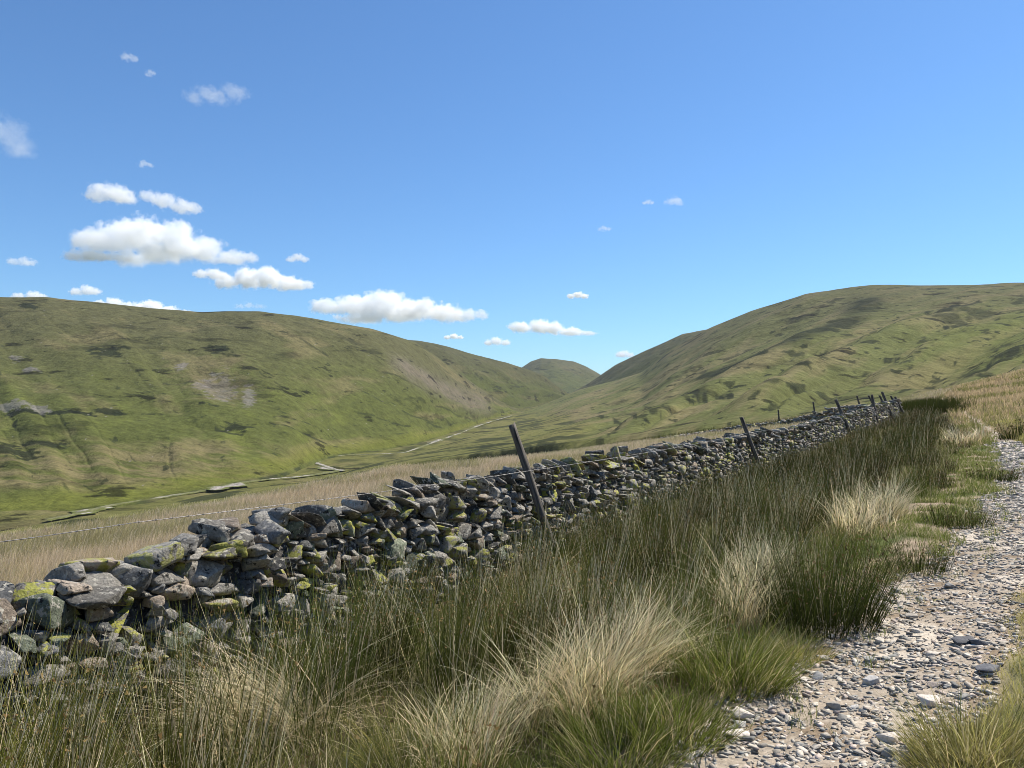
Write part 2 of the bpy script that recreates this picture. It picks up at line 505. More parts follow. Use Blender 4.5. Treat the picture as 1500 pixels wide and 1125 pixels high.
RIGHT_LINES = [(((1000, 586), (1040, 580), (1072, 572)), 5.5, .95), (((1100, 566), (1188, 558)), 2.2, .9), (((1212, 534), (1248, 524)), 2.8, .9), (((1296, 526), (1316, 522)), 4.5, .9), (((1332, 572), (1392, 558)), 4, .8),
    (((1392, 547), (1430, 536), (1460, 526), (1500, 516)), 7, .9), (((1392, 568), (1450, 556), (1500, 545)), 5.5, .75), (((1384, 484), (1416, 474)), 5, .95), (((1356, 460), (1404, 450)), 4.5, .85), (((1368, 466), (1436, 446)), 5, .85),
    (((1156, 534), (1196, 532)), 2.5, .9), (((1203, 512), (1217, 508)), 5, .9), (((1092, 540), (1124, 528)), 3.5, .85), (((900, 620), (968, 616)), 3, .8), (((1312, 536), (1344, 526)), 3, .8), (((872, 612), (932, 624)), 3.5, .85), (((872, 646), (916, 626)), 4, .8),
    (((650, 674), (740, 660), (820, 647)), 4, .8), (((700, 655), (780, 645)), 2.5, .6), (((1120, 590), (1180, 578)), 3, .7), (((1240, 570), (1300, 552)), 3, .7), (((980, 556), (1040, 538), (1090, 520)), 3.5, .6), (((940, 600), (1010, 592)), 2.2, .7), (((1440, 500), (1480, 498)), 3, .7), (((1260, 500), (1300, 486)), 3, .6), (((1060, 520), (1110, 496)), 3, .6), (((1150, 470), (1200, 452)), 3, .5)]

def paint_left(P, S, X, Y, q, row):
    c = np.broadcast_to(GREEN, P.shape + (3,)).copy()
    c = mixc(c, BROWN * 1.02, sstep(.25, .85, S) * .7)                                # thinner, browner grass on the tops
    c = mixc(c, BRIGHT, sstep(.05, .4, fbm(q / 70, S * 6, 5, 4)) * (1 - sstep(.3, .7, S)) * .6)
    c = mixc(c, TAN, sstep(.08, .42, fbm(q / 90, S * 8, 11, 5)) * .55)
    low = sstep(640, 665, row) * (1 - sstep(715, 730, row + .03 * P)) * (1 - sstep(330, 480, P))
    c = mixc(c, TAN * .95, low * sstep(-.22, .2, fbm(X / 40, Y / 14, 12, 4)) * .85)
    c = mixc(c, DARK * 1.3, streaks(q, S, 26, 26, 21, .42, .56, X, Y) * .8)
    c = mixc(c, DARK * 1.4, streaks(q, S, 10, 34, 24, .50, .6, X, Y) * .7)
    c = mixc(c, DARK * 1.2, streaks(P + 500 * S, S, 9, 9, 27, .5, .6, X, Y) * .7)
    for b in ((155, 518, 26, 11, 1), (20, 668, 45, 10, 2), (60, 655, 40, 5, 3), (105, 612, 55, 4, 4), (160, 605, 28, 4, 5), (320, 515, 16, 6, 6), (40, 447, 16, 6, 7), (345, 628, 30, 5, 8), (30, 612, 30, 3, 9)):
        c = mixc(c, DARK, blob(P, row, b[0], b[1], b[2], b[3], 100 + b[4], X, Y) * .9)
    for b in ((322, 567, 24, 22, 1), (365, 578, 10, 18, 2), (295, 563, 14, 10, 3), (18, 605, 28, 7, 4), (60, 607, 14, 6, 5), (45, 540, 12, 6, 6), (22, 525, 9, 5, 7), (265, 538, 12, 6, 8)):
        c = mixc(c, SCREE * .95, blob(P, row, b[0], b[1], b[2], b[3], 130 + b[4], X, Y, 7, .3) * .6)
    br = blob(P, row, 320, 560, 80, 42, 160, X, Y, 40, .9)
    c = mixc(c, np.array([.125, .10, .052]), br * .5)
    sc = np.exp(-((row - (534 + (P - 580) * .457)) / 15.0) ** 2) * sstep(555, 600, P) * (1 - sstep(700, 735, P))
    c = mixc(c, np.array([.14, .115, .09]), np.clip(sc * (1.0 + .9 * fbm(q / 9, S * 9, 61, 4)), 0, 1) * .75)
    bank = sstep(0.0, .02, S) * (1 - sstep(.05, .11, S))
    c = mixc(c, DARK * 1.6, (1 - sstep(.0, .012, S)) * sstep(-.1, .15, fbm(X / 30, Y / 30, 66, 3)) * .8)
    c = mixc(c, BRIGHT * np.array([1.05, 1, .8]), bank * .6)
    c = mixc(c, SCREE * 1.25, sstep(.86, .9, n2(X / 4, Y / 4, 68)) * .8)
    c = mixc(c, DARK, lines(P, row, LEFT_LINES, 700))
    return c * (1 + .18 * fbm(X / 25, Y / 25, 77, 4))[..., None]

def paint_right(P, S, X, Y, q, row):
    c = np.broadcast_to(np.array([.106, .112, .038]), P.shape + (3,)).copy()
    c = mixc(c, TAN * 1.15, sstep(-.15, .3, fbm(q / 60, S * 6, 205, 5)) * .8)
    c = mixc(c, BROWN, sstep(.45, .95, S) * .6 * sstep(900, 1040, P))
    c = mixc(c, BRIGHT, sstep(1250, 1480, P) * sstep(.1, .25, S) * (1 - sstep(.45, .75, S)) * .55)
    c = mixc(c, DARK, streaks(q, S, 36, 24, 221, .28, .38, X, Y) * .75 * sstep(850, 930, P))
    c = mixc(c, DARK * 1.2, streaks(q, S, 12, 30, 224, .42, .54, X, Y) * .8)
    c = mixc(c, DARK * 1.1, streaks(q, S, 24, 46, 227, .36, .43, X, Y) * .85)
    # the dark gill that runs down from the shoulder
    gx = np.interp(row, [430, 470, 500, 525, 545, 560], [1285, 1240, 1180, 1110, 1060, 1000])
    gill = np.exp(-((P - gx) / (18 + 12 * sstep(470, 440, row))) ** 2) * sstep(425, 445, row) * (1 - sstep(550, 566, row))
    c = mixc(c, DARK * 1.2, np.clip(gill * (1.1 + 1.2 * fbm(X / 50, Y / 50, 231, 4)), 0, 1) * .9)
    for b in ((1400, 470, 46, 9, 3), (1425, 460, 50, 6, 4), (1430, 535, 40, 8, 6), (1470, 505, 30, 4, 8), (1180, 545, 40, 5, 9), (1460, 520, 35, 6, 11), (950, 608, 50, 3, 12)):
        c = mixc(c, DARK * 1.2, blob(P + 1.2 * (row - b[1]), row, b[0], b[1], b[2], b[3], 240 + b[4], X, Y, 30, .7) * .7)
    flat = (1 - sstep(830, 900, P)) * sstep(600, 612, row)
    c = mixc(c, np.array([.13, .125, .040]), flat * .75)
    c = mixc(c, DARK * 1.5, flat * sstep(.02, .17, fbm(X / 45, Y / 60, 260, 4)) * .8)
    c = mixc(c, np.array([.17, .135, .075]), blob(P, row, 870, 606, 70, 9, 262, X, Y, 60, .8) * .5)
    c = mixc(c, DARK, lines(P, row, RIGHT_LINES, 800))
    return c * (1 + .2 * fbm(X / 22, Y / 22, 277, 4))[..., None]

def paint_back(tint):
    def f(P, S, X, Y, q, row):
        c = np.broadcast_to(GREEN * tint, P.shape + (3,)).copy()
        c = mixc(c, BROWN * tint, sstep(.3, .9, S) * .7)
        c = mixc(c, TAN * tint * .9, sstep(0, .4, fbm(q / 45, S * 6, 305, 5)) * .5)
        c = mixc(c, DARK * 1.3, streaks(q, S, 18, 14, 311, .25, .45, X, Y) * .75)
        return c * (1 + .15 * fbm(X / 60, Y / 60, 377, 4))[..., None]
    return f

L1 = [(-700, 290, 880, 1000, 436), (-400, 305, 830, 1000, 432), (-200, 325, 800, 1010, 429), (0, 352, 772, 1050, 435), (70, 370, 759, 1065, 434), (150, 392, 745, 1085, 443),
      (220, 420, 733, 1100, 451), (290, 462, 719, 1120, 456), (380, 520, 702, 1140, 456), (420, 565, 693, 1160, 461), (455, 655, 678, 1175, 466), (490, 735, 668, 1190, 472), (540, 800, 662, 1230, 480),
      (580, 850, 657, 1270, 491), (612, 910, 650, 1330, 503), (640, 1010, 642, 1390, 522), (680, 1210, 629, 1510, 552), (710, 1450, 617, 1640, 574), (744, 1800, 606, 1900, 594), (775, 1960, 606, 2050, 604)]
build_hill("left_hill", L1, 1.6, 420, 1.45, paint_left, [(11, 230, 1), (4, 75, 2), (.8, 22, 3)], shear=220, seed=10, rib=3.0, ribs_px=45)

R1 = [(-700, 190, 960, 270, 905), (-400, 225, 885, 295, 838), (-200, 245, 838, 315, 806), (0, 268, 795, 345, 776), (100, 285, 780, 366, 760), (180, 300, 768, 400, 750), (300, 340, 740, 468, 723), (400, 380, 718, 540, 709), (450, 400, 710, 585, 704), (500, 420, 699, 610, 694), (545, 435, 690, 720, 677), (600, 450, 677, 850, 664), (650, 430, 671, 1000, 649), (700, 400, 665, 1250, 629), (760, 340, 658, 1800, 607), (800, 290, 652, 2150, 591), (850, 260, 646, 2200, 570),
      (900, 240, 641, 2050, 558), (940, 230, 636, 1900, 546), (980, 220, 630, 1750, 514), (1036, 205, 622, 1600, 482), (1100, 195, 616, 1500, 455), (1180, 185, 608, 1400, 430), (1280, 175, 598, 1300, 418),
      (1400, 165, 582, 1250, 417), (1500, 155, 566, 1200, 414), (1700, 150, 545, 1150, 410), (2100, 150, 500, 1150, 410), (2600, 150, 470, 1150, 420)]
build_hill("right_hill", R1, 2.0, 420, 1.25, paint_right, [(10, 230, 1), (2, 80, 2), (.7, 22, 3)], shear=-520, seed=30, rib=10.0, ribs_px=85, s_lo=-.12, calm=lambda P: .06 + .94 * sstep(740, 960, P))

L2 = [(480, 1400, 640, 1900, 492), (560, 1450, 630, 1950, 494), (612, 1550, 620, 2050, 499), (650, 1620, 615, 2120, 505), (700, 1750, 607, 2220, 520), (740, 1900, 601, 2300, 530), (775, 2150, 594, 2420, 542), (800, 2350, 590, 2520, 553), (822, 2550, 587, 2640, 570), (845, 2720, 586, 2780, 583), (880, 2900, 590, 2950, 590)]
build_hill("left_spur", L2, 1.0, 160, 1.4, paint_back(.82), [(14, 260, 1), (6, 90, 2)], shear=120, seed=50, rib=9, ribs_px=40, sm=10)

R2 = [(790, 2700, 592, 2950, 590), (815, 2600, 590, 2900, 586), (830, 2500, 590, 2850, 580), (860, 2350, 590, 2750, 562), (880, 2250, 590, 2700, 549), (900, 2200, 588, 2650, 536), (940, 2100, 585, 2550, 516), (960, 2050, 580, 2500, 507), (1000, 1950, 575, 2450, 489), (1040, 1900, 570, 2400, 482), (1100, 1850, 560, 2350, 478), (1200, 1800, 550, 2300, 478)]
build_hill("right_spur", R2, 1.0, 160, 1.35, paint_back(.9), [(14, 260, 1), (6, 90, 2)], shear=-140, seed=60, rib=8, ribs_px=40, sm=8)

FH = [(640, 3500, 590, 4100, 585), (700, 3450, 590, 4150, 568), (740, 3400, 590, 4200, 551), (765, 3400, 590, 4200, 538), (778, 3400, 590, 4200, 529), (792, 3400, 590, 4200, 524.5), (812, 3400, 590, 4200, 526), (840, 3400, 590, 4200, 530), (858, 3400, 590, 4200, 537), (876, 3400, 590, 4200, 547), (900, 3400, 590, 4200, 562), (960, 3400, 592, 4200, 588)]
build_hill("far_hill", FH, 1.0, 160, 1.6, paint_back(.85), [(20, 400, 1), (8, 130, 2)], seed=80, rib=12, ribs_px=40, sm=5)

STREAM = [(-700, 150, -49), (-480, 250, -48.5), (-224, 310, -48), (-200, 380, -46.2), (-171, 480, -44), (-132, 600, -43.3), (-108, 850, -38), (-64, 1250, -25), (16, 1900, -4), (132, 2600, 22), (224, 3300, 60), (400, 4600, 90), (900, 12000, 120)]
def build_valley():
    az = np.linspace(-math.pi, math.pi, 721)
    rr = np.geomspace(120, 14000, 260)
    A, R = np.meshgrid(az, rr, indexing='ij')
    X = R * np.sin(A); Y = R * np.cos(A)
    st = np.array(STREAM)
    Z = np.interp(Y, st[:, 1], st[:, 2]) - 1.2
    Z = Z + 1.0 * fbm(X / 40, Y / 40, 401, 3)
    col = np.broadcast_to(np.array([.115, .113, .036]), X.shape + (3,)).copy()
    col = mixc(col, TAN, sstep(0, .4, fbm(X / 60, Y / 60, 405, 4)) * .6)
    col = mixc(col, DARK * 1.6, sstep(.08, .24, fbm(X / 30, Y / 45, 407, 4)) * .7)
    me = np_mesh("valley_floor", np.stack([X, Y, Z], -1).reshape(-1, 3), [grid_faces(*X.shape)], col.reshape(-1, 3), True, [M_hill])
    setp(add_obj("valley_floor", me), kind="structure")
build_valley()

M_shingle = mat_terrain('beck_shingle', .8, 1.5, .12, .6, 1.4)
# shingle banks of the beck, where it shows
def shingle(px0, row0, d0, px1, row1, d1, w, n=60):
    n = 120; t = np.linspace(0, 1, n)
    pts0 = np.array(at_px(px0, row0, d0)); pts1 = np.array(at_px(px1, row1, d1))
    ctr = pts0[None] * (1 - t[:, None]) + pts1[None] * t[:, None]
    dirv = (pts1 - pts0)[:2]; dirv /= np.linalg.norm(dirv); nv = np.array([-dirv[1], dirv[0]])
    ctr[:, :2] += nv[None] * (w * .8 * n2(t * 3, .5, int(px0)))[:, None]
    u = np.linspace(-1, 1, 30)
    hw = w * (1 - (2 * t - 1) ** 4) * (1 + .5 * n2(t * 6, .2, int(px0) + 3)) + .3
    V = np.zeros((n, 30, 3))
    V[..., :2] = ctr[:, None, :2] + nv[None, None] * (u[None, :, None] * hw[:, None, None])
    V[..., 2] = ctr[:, None, 2] + .22 * (1 - u[None] ** 2) + .2 * fbm(V[..., 0] / 3, V[..., 1] / 3, 7, 3) - .1
    c = np.broadcast_to(np.array([.30, .27, .235]), V.shape).copy()
    c = mixc(c, (.17, .155, .13), sstep(.0, .25, fbm(V[..., 0] / 2.5, V[..., 1] / 6, 8, 3)))
    c = mixc(c, (.1, .11, .03), sstep(.3, .8, np.abs(u)[None] + .5 * fbm(V[..., 0] / 4, V[..., 1] / 4, 18, 3)))
    me = np_mesh("shingle_bank", V.reshape(-1, 3), [grid_faces(n, 30)], c.reshape(-1, 3), True, [M_shingle])
    return setp(add_obj("shingle_bank", me), kind="structure")

shingle(112, 754, 368, 156, 742, 398, 6)
shingle(308, 718, 455, 356, 707, 497, 7)
shingle(462, 682, 650, 498, 690, 590, 6)
shingle(492, 668, 760, 528, 666, 790, 5)
shingle(628, 648, 930, 650, 643, 985, 6)

def build_stream():
    """shallow stony beck winding along the foot of the left hill"""
    ctl = [(60, 764), (112, 754), (156, 742), (200, 735), (250, 727), (308, 718), (356, 707), (400, 702), (440, 699), (498, 690), (475, 683), (462, 678), (480, 671), (505, 667), (545, 666), (592, 664), (625, 652), (650, 643), (676, 634), (700, 624), (725, 616), (750, 609)]
    q = np.array(ctl, float)
    dep = np.interp(q[:, 1], [603, 612, 625, 643, 655, 668, 688, 712, 748, 764], [1900, 1560, 1250, 985, 860, 745, 605, 480, 382, 350])
    P = np.stack([(q[:, 0] - 750) / F * dep, dep, EYE + (HOR - q[:, 1]) / F * dep], -1)
    cum = np.concatenate([[0], np.cumsum(np.linalg.norm(np.diff(P, axis=0), axis=1))])
    n = 900; t = np.linspace(0, cum[-1], n)
    C = np.stack([smooth1(np.interp(t, cum, P[:, i]), 8) for i in range(3)], -1)
    T = np.gradient(C, axis=0)[:, :2]; T /= np.linalg.norm(T, axis=1)[:, None]; N = np.stack([-T[:, 1], T[:, 0]], -1)
    u = np.linspace(-1, 1, 12); hw = 2.6 + 1.6 * n2(t / 30, .3, 410) + .9 * n2(t / 8, .3, 411)
    V = np.zeros((n, 12, 3)); V[..., :2] = C[:, None, :2] + N[:, None] * (u[None, :, None] * hw[:, None, None])
    V[..., 2] = C[:, None, 2] + .7 - .6 * u[None] ** 2 + .25 * fbm(V[..., 0] / 3, V[..., 1] / 3, 412, 3)
    c = np.broadcast_to(np.array([.30, .275, .23]), V.shape).copy()
    c = mixc(c, (.09, .095, .085), sstep(.05, .3, fbm(V[..., 0] / 5, V[..., 1] / 9, 413, 3)))
    c = mixc(c, (.08, .085, .026), sstep(.45, .9, np.abs(u)[None] + .5 * fbm(V[..., 0] / 5, V[..., 1] / 5, 414, 3)))
    gap = sstep(.05, .3, n2(t / 55, .7, 415))[:, None] * np.ones((1, 12))
    c = mixc(c, (.10, .105, .032), gap * .85)
    setp(add_obj("stream", np_mesh("stream", V.reshape(-1, 3), [grid_faces(n, 12)], c.reshape(-1, 3), True, [M_shingle])), kind="structure")
build_stream()

# ------------------------------------------------------------------ stones
RNG = np.random.default_rng(7)
def stone_proto(seed, hi=True, power=.55, npts=16):
    r = np.random.default_rng(seed)
    bm = bmesh.new()
    for k in range(npts):
        v = r.normal(size=3); v /= np.linalg.norm(v)
        v = np.sign(v) * np.abs(v) ** power
        v *= r.uniform(.8, 1.05)
        bm.verts.new(v)
    res = bmesh.ops.convex_hull(bm, input=bm.verts)
    bmesh.ops.delete(bm, geom=[g for g in res["geom_interior"] if isinstance(g, bmesh.types.BMVert)], context='VERTS')
    bmesh.ops.dissolve_limit(bm, angle_limit=math.radians(14), verts=bm.verts, edges=bm.edges)
    if hi:
        bmesh.ops.bevel(bm, geom=list(bm.edges), offset=.055, segments=1, affect='EDGES', profile=.5, clamp_overlap=True)
        bmesh.ops.triangulate(bm, faces=bm.faces)
        bmesh.ops.subdivide_edges(bm, edges=[e for e in bm.edges if e.calc_length() > .3], cuts=1, use_grid_fill=False)
        bmesh.ops.triangulate(bm, faces=bm.faces)
        bmesh.ops.subdivide_edges(bm, edges=[e for e in bm.edges if e.calc_length() > .3], cuts=1, use_grid_fill=False)
        for v in bm.verts:
            nn = mnoise.fractal(v.co * 1.6 + Vector((seed, 0, 0)), 1.0, 2.0, 4)
            v.co *= 1 + .085 * nn
    bmesh.ops.triangulate(bm, faces=bm.faces)
    bm.verts.ensure_lookup_table(); bm.verts.index_update()
    V = np.array([v.co[:] for v in bm.verts]); Fc = np.array([[v.index for v in f.verts] for f in bm.faces])
    bm.free()
    mn, mx = V.min(0), V.max(0)
    V = (V - (mn + mx) / 2) / (mx - mn)
    return V, Fc
HI = [stone_proto(100 + i, True, .45 if i % 3 else .7, 10 + i % 6) for i in range(40)]
LO = [stone_proto(300 + i, False, .55, 11 + i % 4) for i in range(30)]

def rotm(rx, ry, rz):
    return np.array(Matrix.Rotation(rz, 3, 'Z') @ Matrix.Rotation(ry, 3, 'Y') @ Matrix.Rotation(rx, 3, 'X'))

def join_stones(items):
    """items: (V, F, col4)"""
    Vs, Fs, Cs, n = [], [], [], 0
    for V, Fc, c in items:
        Vs.append(V); Fs.append(Fc + n); Cs.append(np.broadcast_to(c, (len(V), 4))); n += len(V)
    return np.concatenate(Vs), np.concatenate(Fs), np.concatenate(Cs)

def stone_mesh(name, V, Fc, c4, mat):
    me = np_mesh(name, V, [Fc], None, False, [mat])
    at = me.attributes.new("Col", 'FLOAT_COLOR', 'POINT')
    at.data.foreach_set("color", np.ascontiguousarray(c4, dtype=np.float32).ravel())
    return me

def stone_col(r, yellow=.3):
    b = r.uniform(.11, .38)
    t = r.random()
    c = np.array([1.07, 1.0, .88]) * b
    if t < .18: c = np.array([1.22, 1.0, .78]) * b * 1.05
    elif t < .34: c = np.array([.98, .98, .96]) * b * .65
    elif t < .42: c = np.array([.9, 1.0, .72]) * b * .8
    return np.append(c, r.uniform(.55, 1.0) if r.random() < yellow else 0.0)

def wall_frame(a):
    c = float(cwall(np.array(a)))
    x, y = xy(a, c)
    sl = .01539 * 1.5 * max(0, a - 20) ** .5
    ang = math.atan2(UA[1], UA[0]) - math.atan(sl)
    return x, y, ang

def wall_height(a):
    return float(1.10 - .13 * float(sstep(3.4, 2.2, np.array(a)) if False else 1 - sstep(2.2, 3.6, np.array(a))) + .07 * n2(np.array(a / 1.7), np.array(.5), 91) + .05 * n2(np.array(a / .6), np.array(.5), 92))

def build_wall():
    r = np.random.default_rng(11)
    root_x, root_y, _ = wall_frame(9.0)
    root = empty("dry_stone_wall", (root_x, root_y, float(ground_z(root_x, root_y))), "long grey dry stone wall blotched with yellow lichen, running uphill beside the rushes", "wall")
    A0, A1, BW = 0.0, 53.0, .02
    nb = int((A1 - A0) / BW)
    stones = []      # dict: kind, V, F, col, score
    def place(a, h, L, H, D, off, tilt, yaw, roll, kind, near, back=False):
        x, y, ang = wall_frame(a)
        gz = float(ground_z(x, y, False))
        pr = (HI if near else LO)
        V, Fc = pr[r.integers(len(pr))]
        if r.random() < .5: V = V * np.array([-1, 1, 1]); Fc = Fc[:, ::-1]
        if r.random() < .5: V = V * np.array([1, -1, -1])
        P = V * np.array([L, D, H])
        P = P @ rotm(roll, tilt, yaw).T
        # local x along wall, y into the wall (away from the track)
        R = rotm(0, 0, ang)
        P = P @ R.T
        nx, ny = -math.sin(ang), math.cos(ang)
        P = P + np.array([x + nx * off, y + ny * off, gz + h])
        c = stone_col(r, .26)
        px = 750 + F * (x + nx * off) / (y + ny * off)
        row = HOR - F * (gz + h - EYE) / (y + ny * off)
        vis = (-10 < px < 1510) and not back and row < np.interp(px, [0, 200, 400, 600, 800, 1000, 1250], [1010, 960, 900, 850, 800, 750, 660])
        stones.append((kind, P, Fc, c, (L * max(H, .5 * D if kind == 'cop' else H)) * (F / y) ** 2 if vis else 0))
    # face of the wall: always fill the lowest hollow
    for back in (False, True):
        prof = np.full(nb, -.12)
        tgt = np.array([wall_height(A0 + i * BW) - .14 for i in range(nb)])
        if back: prof[:] = .45
        guard = 0
        while guard < 9000:
            guard += 1
            gap = tgt - prof
            i = int(np.argmax(gap * (1 + .25 * r.random(nb)) + .12 * r.random(nb)))
            if gap[i] < .03: break
            a_here = A0 + i * BW
            big = r.random()
            L = .08 + .22 * big ** 2.0
            if a_here > 10: L *= .85
            if back: L *= 1.5
            H = float(np.clip(L * r.uniform(.28, .75), .05, .2))
            n = max(3, int(L / BW))
            # width of the hollow it has to fit
            lo = i
            while lo > 0 and prof[lo - 1] < prof[i] + .05 and i - lo < n: lo -= 1
            hi_ = i
            while hi_ < nb - 1 and prof[hi_ + 1] < prof[i] + .05 and hi_ - i < n: hi_ += 1
            n = max(4, min(n, hi_ - lo + 1 + int(r.integers(0, 3))))
            L = n * BW; H = float(np.clip(L * r.uniform(.38, .9), .05, .2))
            j0, j1 = max(0, lo - 1), max(0, min(nb - n, hi_ + 2 - n))
            cand = range(min(j0, j1), max(j0, j1) + 1)
            j = min((float(prof[q:q + n].mean() + .5 * prof[q:q + n].std() + .01 * r.random()), q) for q in cand)[1]
            j = min(j, nb - n)
            seg = prof[j:j + n]
            base = float(seg.mean())
            ctr = A0 + (j + n / 2) * BW
            k = np.polyfit(np.arange(n) * BW, seg, 1)[0] if n > 2 else 0
            tilt = -math.atan(np.clip(k, -.5, .5)) * .7 + r.normal(0, .12)
            H = min(H, max(.05, tgt[i] + .08 - base))
            D = r.uniform(.2, .34)
            hh = base + H / 2
            batter = .16 * hh
            off = batter + D / 2 + r.normal(0, .042) if not back else .72 - batter - D / 2 + r.normal(0, .03)
            near = ctr < 13.5
            if back or r.random() > .035:
                place(ctr, hh, L * 1.06, H * 1.12, D, off, tilt, r.normal(0, .16), r.normal(0, .16), 'face', near, back)
            prof[j:j + n] = base + H * .97
    # cope: slanting slabs on top, looser boulders at the near end
    a = A0 + .1
    while a < A1:
        h = wall_height(a)
        if a < 5.2:
            L = r.uniform(.14, .32); H = r.uniform(.08, .16); D = r.uniform(.25, .42)
            tilt = r.normal(.12, .25); step = L * .72; yaw = r.normal(0, .3); lift = r.uniform(-.04, .05)
        else:
            L = r.uniform(.2, .42); H = r.uniform(.05, .11); D = r.uniform(.3, .45)
            tilt = r.normal(.55, .22); step = L * .42; yaw = r.normal(0, .22); lift = r.uniform(-.03, .06)
        near = a < 15
        place(a, h - .07 + lift, L, H, D, .36 + r.normal(0, .06), tilt, yaw, r.normal(.08, .18), 'cop', near)
        a += step
    for k in range(150):      # packing behind the cope
        a = r.uniform(A0, A1)
        place(a, wall_height(a) - .17, r.uniform(.2, .4), r.uniform(.1, .18), r.uniform(.25, .4), .38 + r.normal(0, .08), r.normal(0, .3), r.normal(0, .4), r.normal(0, .3), 'fill', a < 13)
    order_c = sorted([i for i, s in enumerate(stones) if s[0] == 'cop' and s[4] > 0], key=lambda i: -stones[i][4])[:100]
    order_f = sorted([i for i, s in enumerate(stones) if s[0] == 'face' and s[4] > 0], key=lambda i: -stones[i][4])[:100]
    single = {i: 'coping_stone' for i in order_c}; single.update({i: 'face_stone' for i in order_f})
    rl = np.array(root.location)
    rest = []
    for i, s in enumerate(stones):
        if i in single:
            ctr = s[1].mean(0)
            me = stone_mesh(single[i], s[1] - ctr, s[2], np.broadcast_to(s[3], (len(s[1]), 4)), M_stone)
            add_obj(single[i], me, root, ctr - rl)
        else:
            rest.append((s[1] - rl, s[2], s[3]))
    V, Fc, C4 = join_stones(rest)
    # hearting inside the wall so no daylight shows through
    aa = np.arange(A0, A1, .25); sec = []
    rr = np.random.default_rng(3)
    for a_ in aa:
        x, y, ang = wall_frame(a_); gz = float(ground_z(x, y, False)); nx, ny = -math.sin(ang), math.cos(ang)
        h = wall_height(a_) - .22
        for off, hz in ((.16, -.2), (.22, h * .5), (.28, h), (.46, h), (.52, h * .5), (.58, -.2)):
            sec.append((x + nx * (off + rr.normal(0, .015)) - rl[0], y + ny * (off + rr.normal(0, .015)) - rl[1], gz + hz + rr.normal(0, .02) - rl[2]))
    sec = np.array(sec); gf = grid_faces(len(aa), 6) + len(V)
    V = np.concatenate([V, sec]); C4 = np.concatenate([C4, np.tile(np.array([.09, .085, .08, 0]), (len(sec), 1))])
    me = np_mesh("stonework", V, [Fc, gf], None, False, [M_stone])
    at = me.attributes.new("Col", 'FLOAT_COLOR', 'POINT'); at.data.foreach_set("color", np.ascontiguousarray(C4, dtype=np.float32).ravel())
    o = add_obj("stonework", me, root); o["kind"] = "stuff"
    return len(stones)
print("wall stones", build_wall())

def build_far_wall():
    r = np.random.default_rng(23)
    pts = np.array([(23.6, 50.5), (22.9, 54.5), (21.4, 57.0), (17.5, 61.0), (12.0, 65.5)])
    seg = np.linalg.norm(np.diff(pts, axis=0), axis=1); cum = np.concatenate([[0], np.cumsum(seg)])
    items = []
    rl = np.array([pts[1, 0], pts[1, 1], float(ground_z(*pts[1]))])
    for s in np.arange(0, cum[-1], .05):
        H0 = np.interp(s, [0, 6, 8, cum[-1]], [1.12, 1.05, .55, .3])
        x = np.interp(s, cum, pts[:, 0]); y = np.interp(s, cum, pts[:, 1])
        for k in range(2):
            h = r.uniform(0, H0); L = r.uniform(.15, .4); H = L * r.uniform(.35, .6)
            V, Fc = LO[r.integers(len(LO))]
            P = (V * np.array([L, r.uniform(.3, .5), H])) @ rotm(r.normal(0, .2), r.normal(.15, .3), r.uniform(-.6, .6) + 1.9).T
            P = P + np.array([x + r.normal(0, .12), y + r.normal(0, .12), float(ground_z(x, y)) + h]) - rl
            items.append((P, Fc, stone_col(r, .15)))
    V, Fc, C4 = join_stones(items)
    root = empty("dry_stone_wall", rl, "low dark stretch of stone wall turning off behind the far end of the long wall", "wall")
    o = add_obj("stonework", stone_mesh("stonework", V, Fc, C4, M_stone), root); o["kind"] = "stuff"
build_far_wall()

# ------------------------------------------------------------------ fence posts and wire
def tube(P, rad, k=6):
    P = np.asarray(P, float); n = len(P)
    T = np.gradient(P, axis=0); T /= np.linalg.norm(T, axis=1)[:, None]
    up = np.array([0, 0, 1.0]) if abs(T[0, 2]) < .9 else np.array([1.0, 0, 0])
    N = np.cross(T, up); N /= np.linalg.norm(N, axis=1)[:, None]
    B = np.cross(T, N)
    th = np.arange(k) / k * 2 * math.pi
    rad = np.broadcast_to(rad, (n,))
    V = P[:, None] + rad[:, None, None] * (np.cos(th)[None, :, None] * N[:, None] + np.sin(th)[None, :, None] * B[:, None])
    i = np.arange(n - 1)[:, None] * k; j = np.arange(k)[None]
    Fq = np.stack([i + j, i + (j + 1) % k, i + k + (j + 1) % k, i + k + j], -1).reshape(-1, 4)
    return V.reshape(-1, 3), Fq

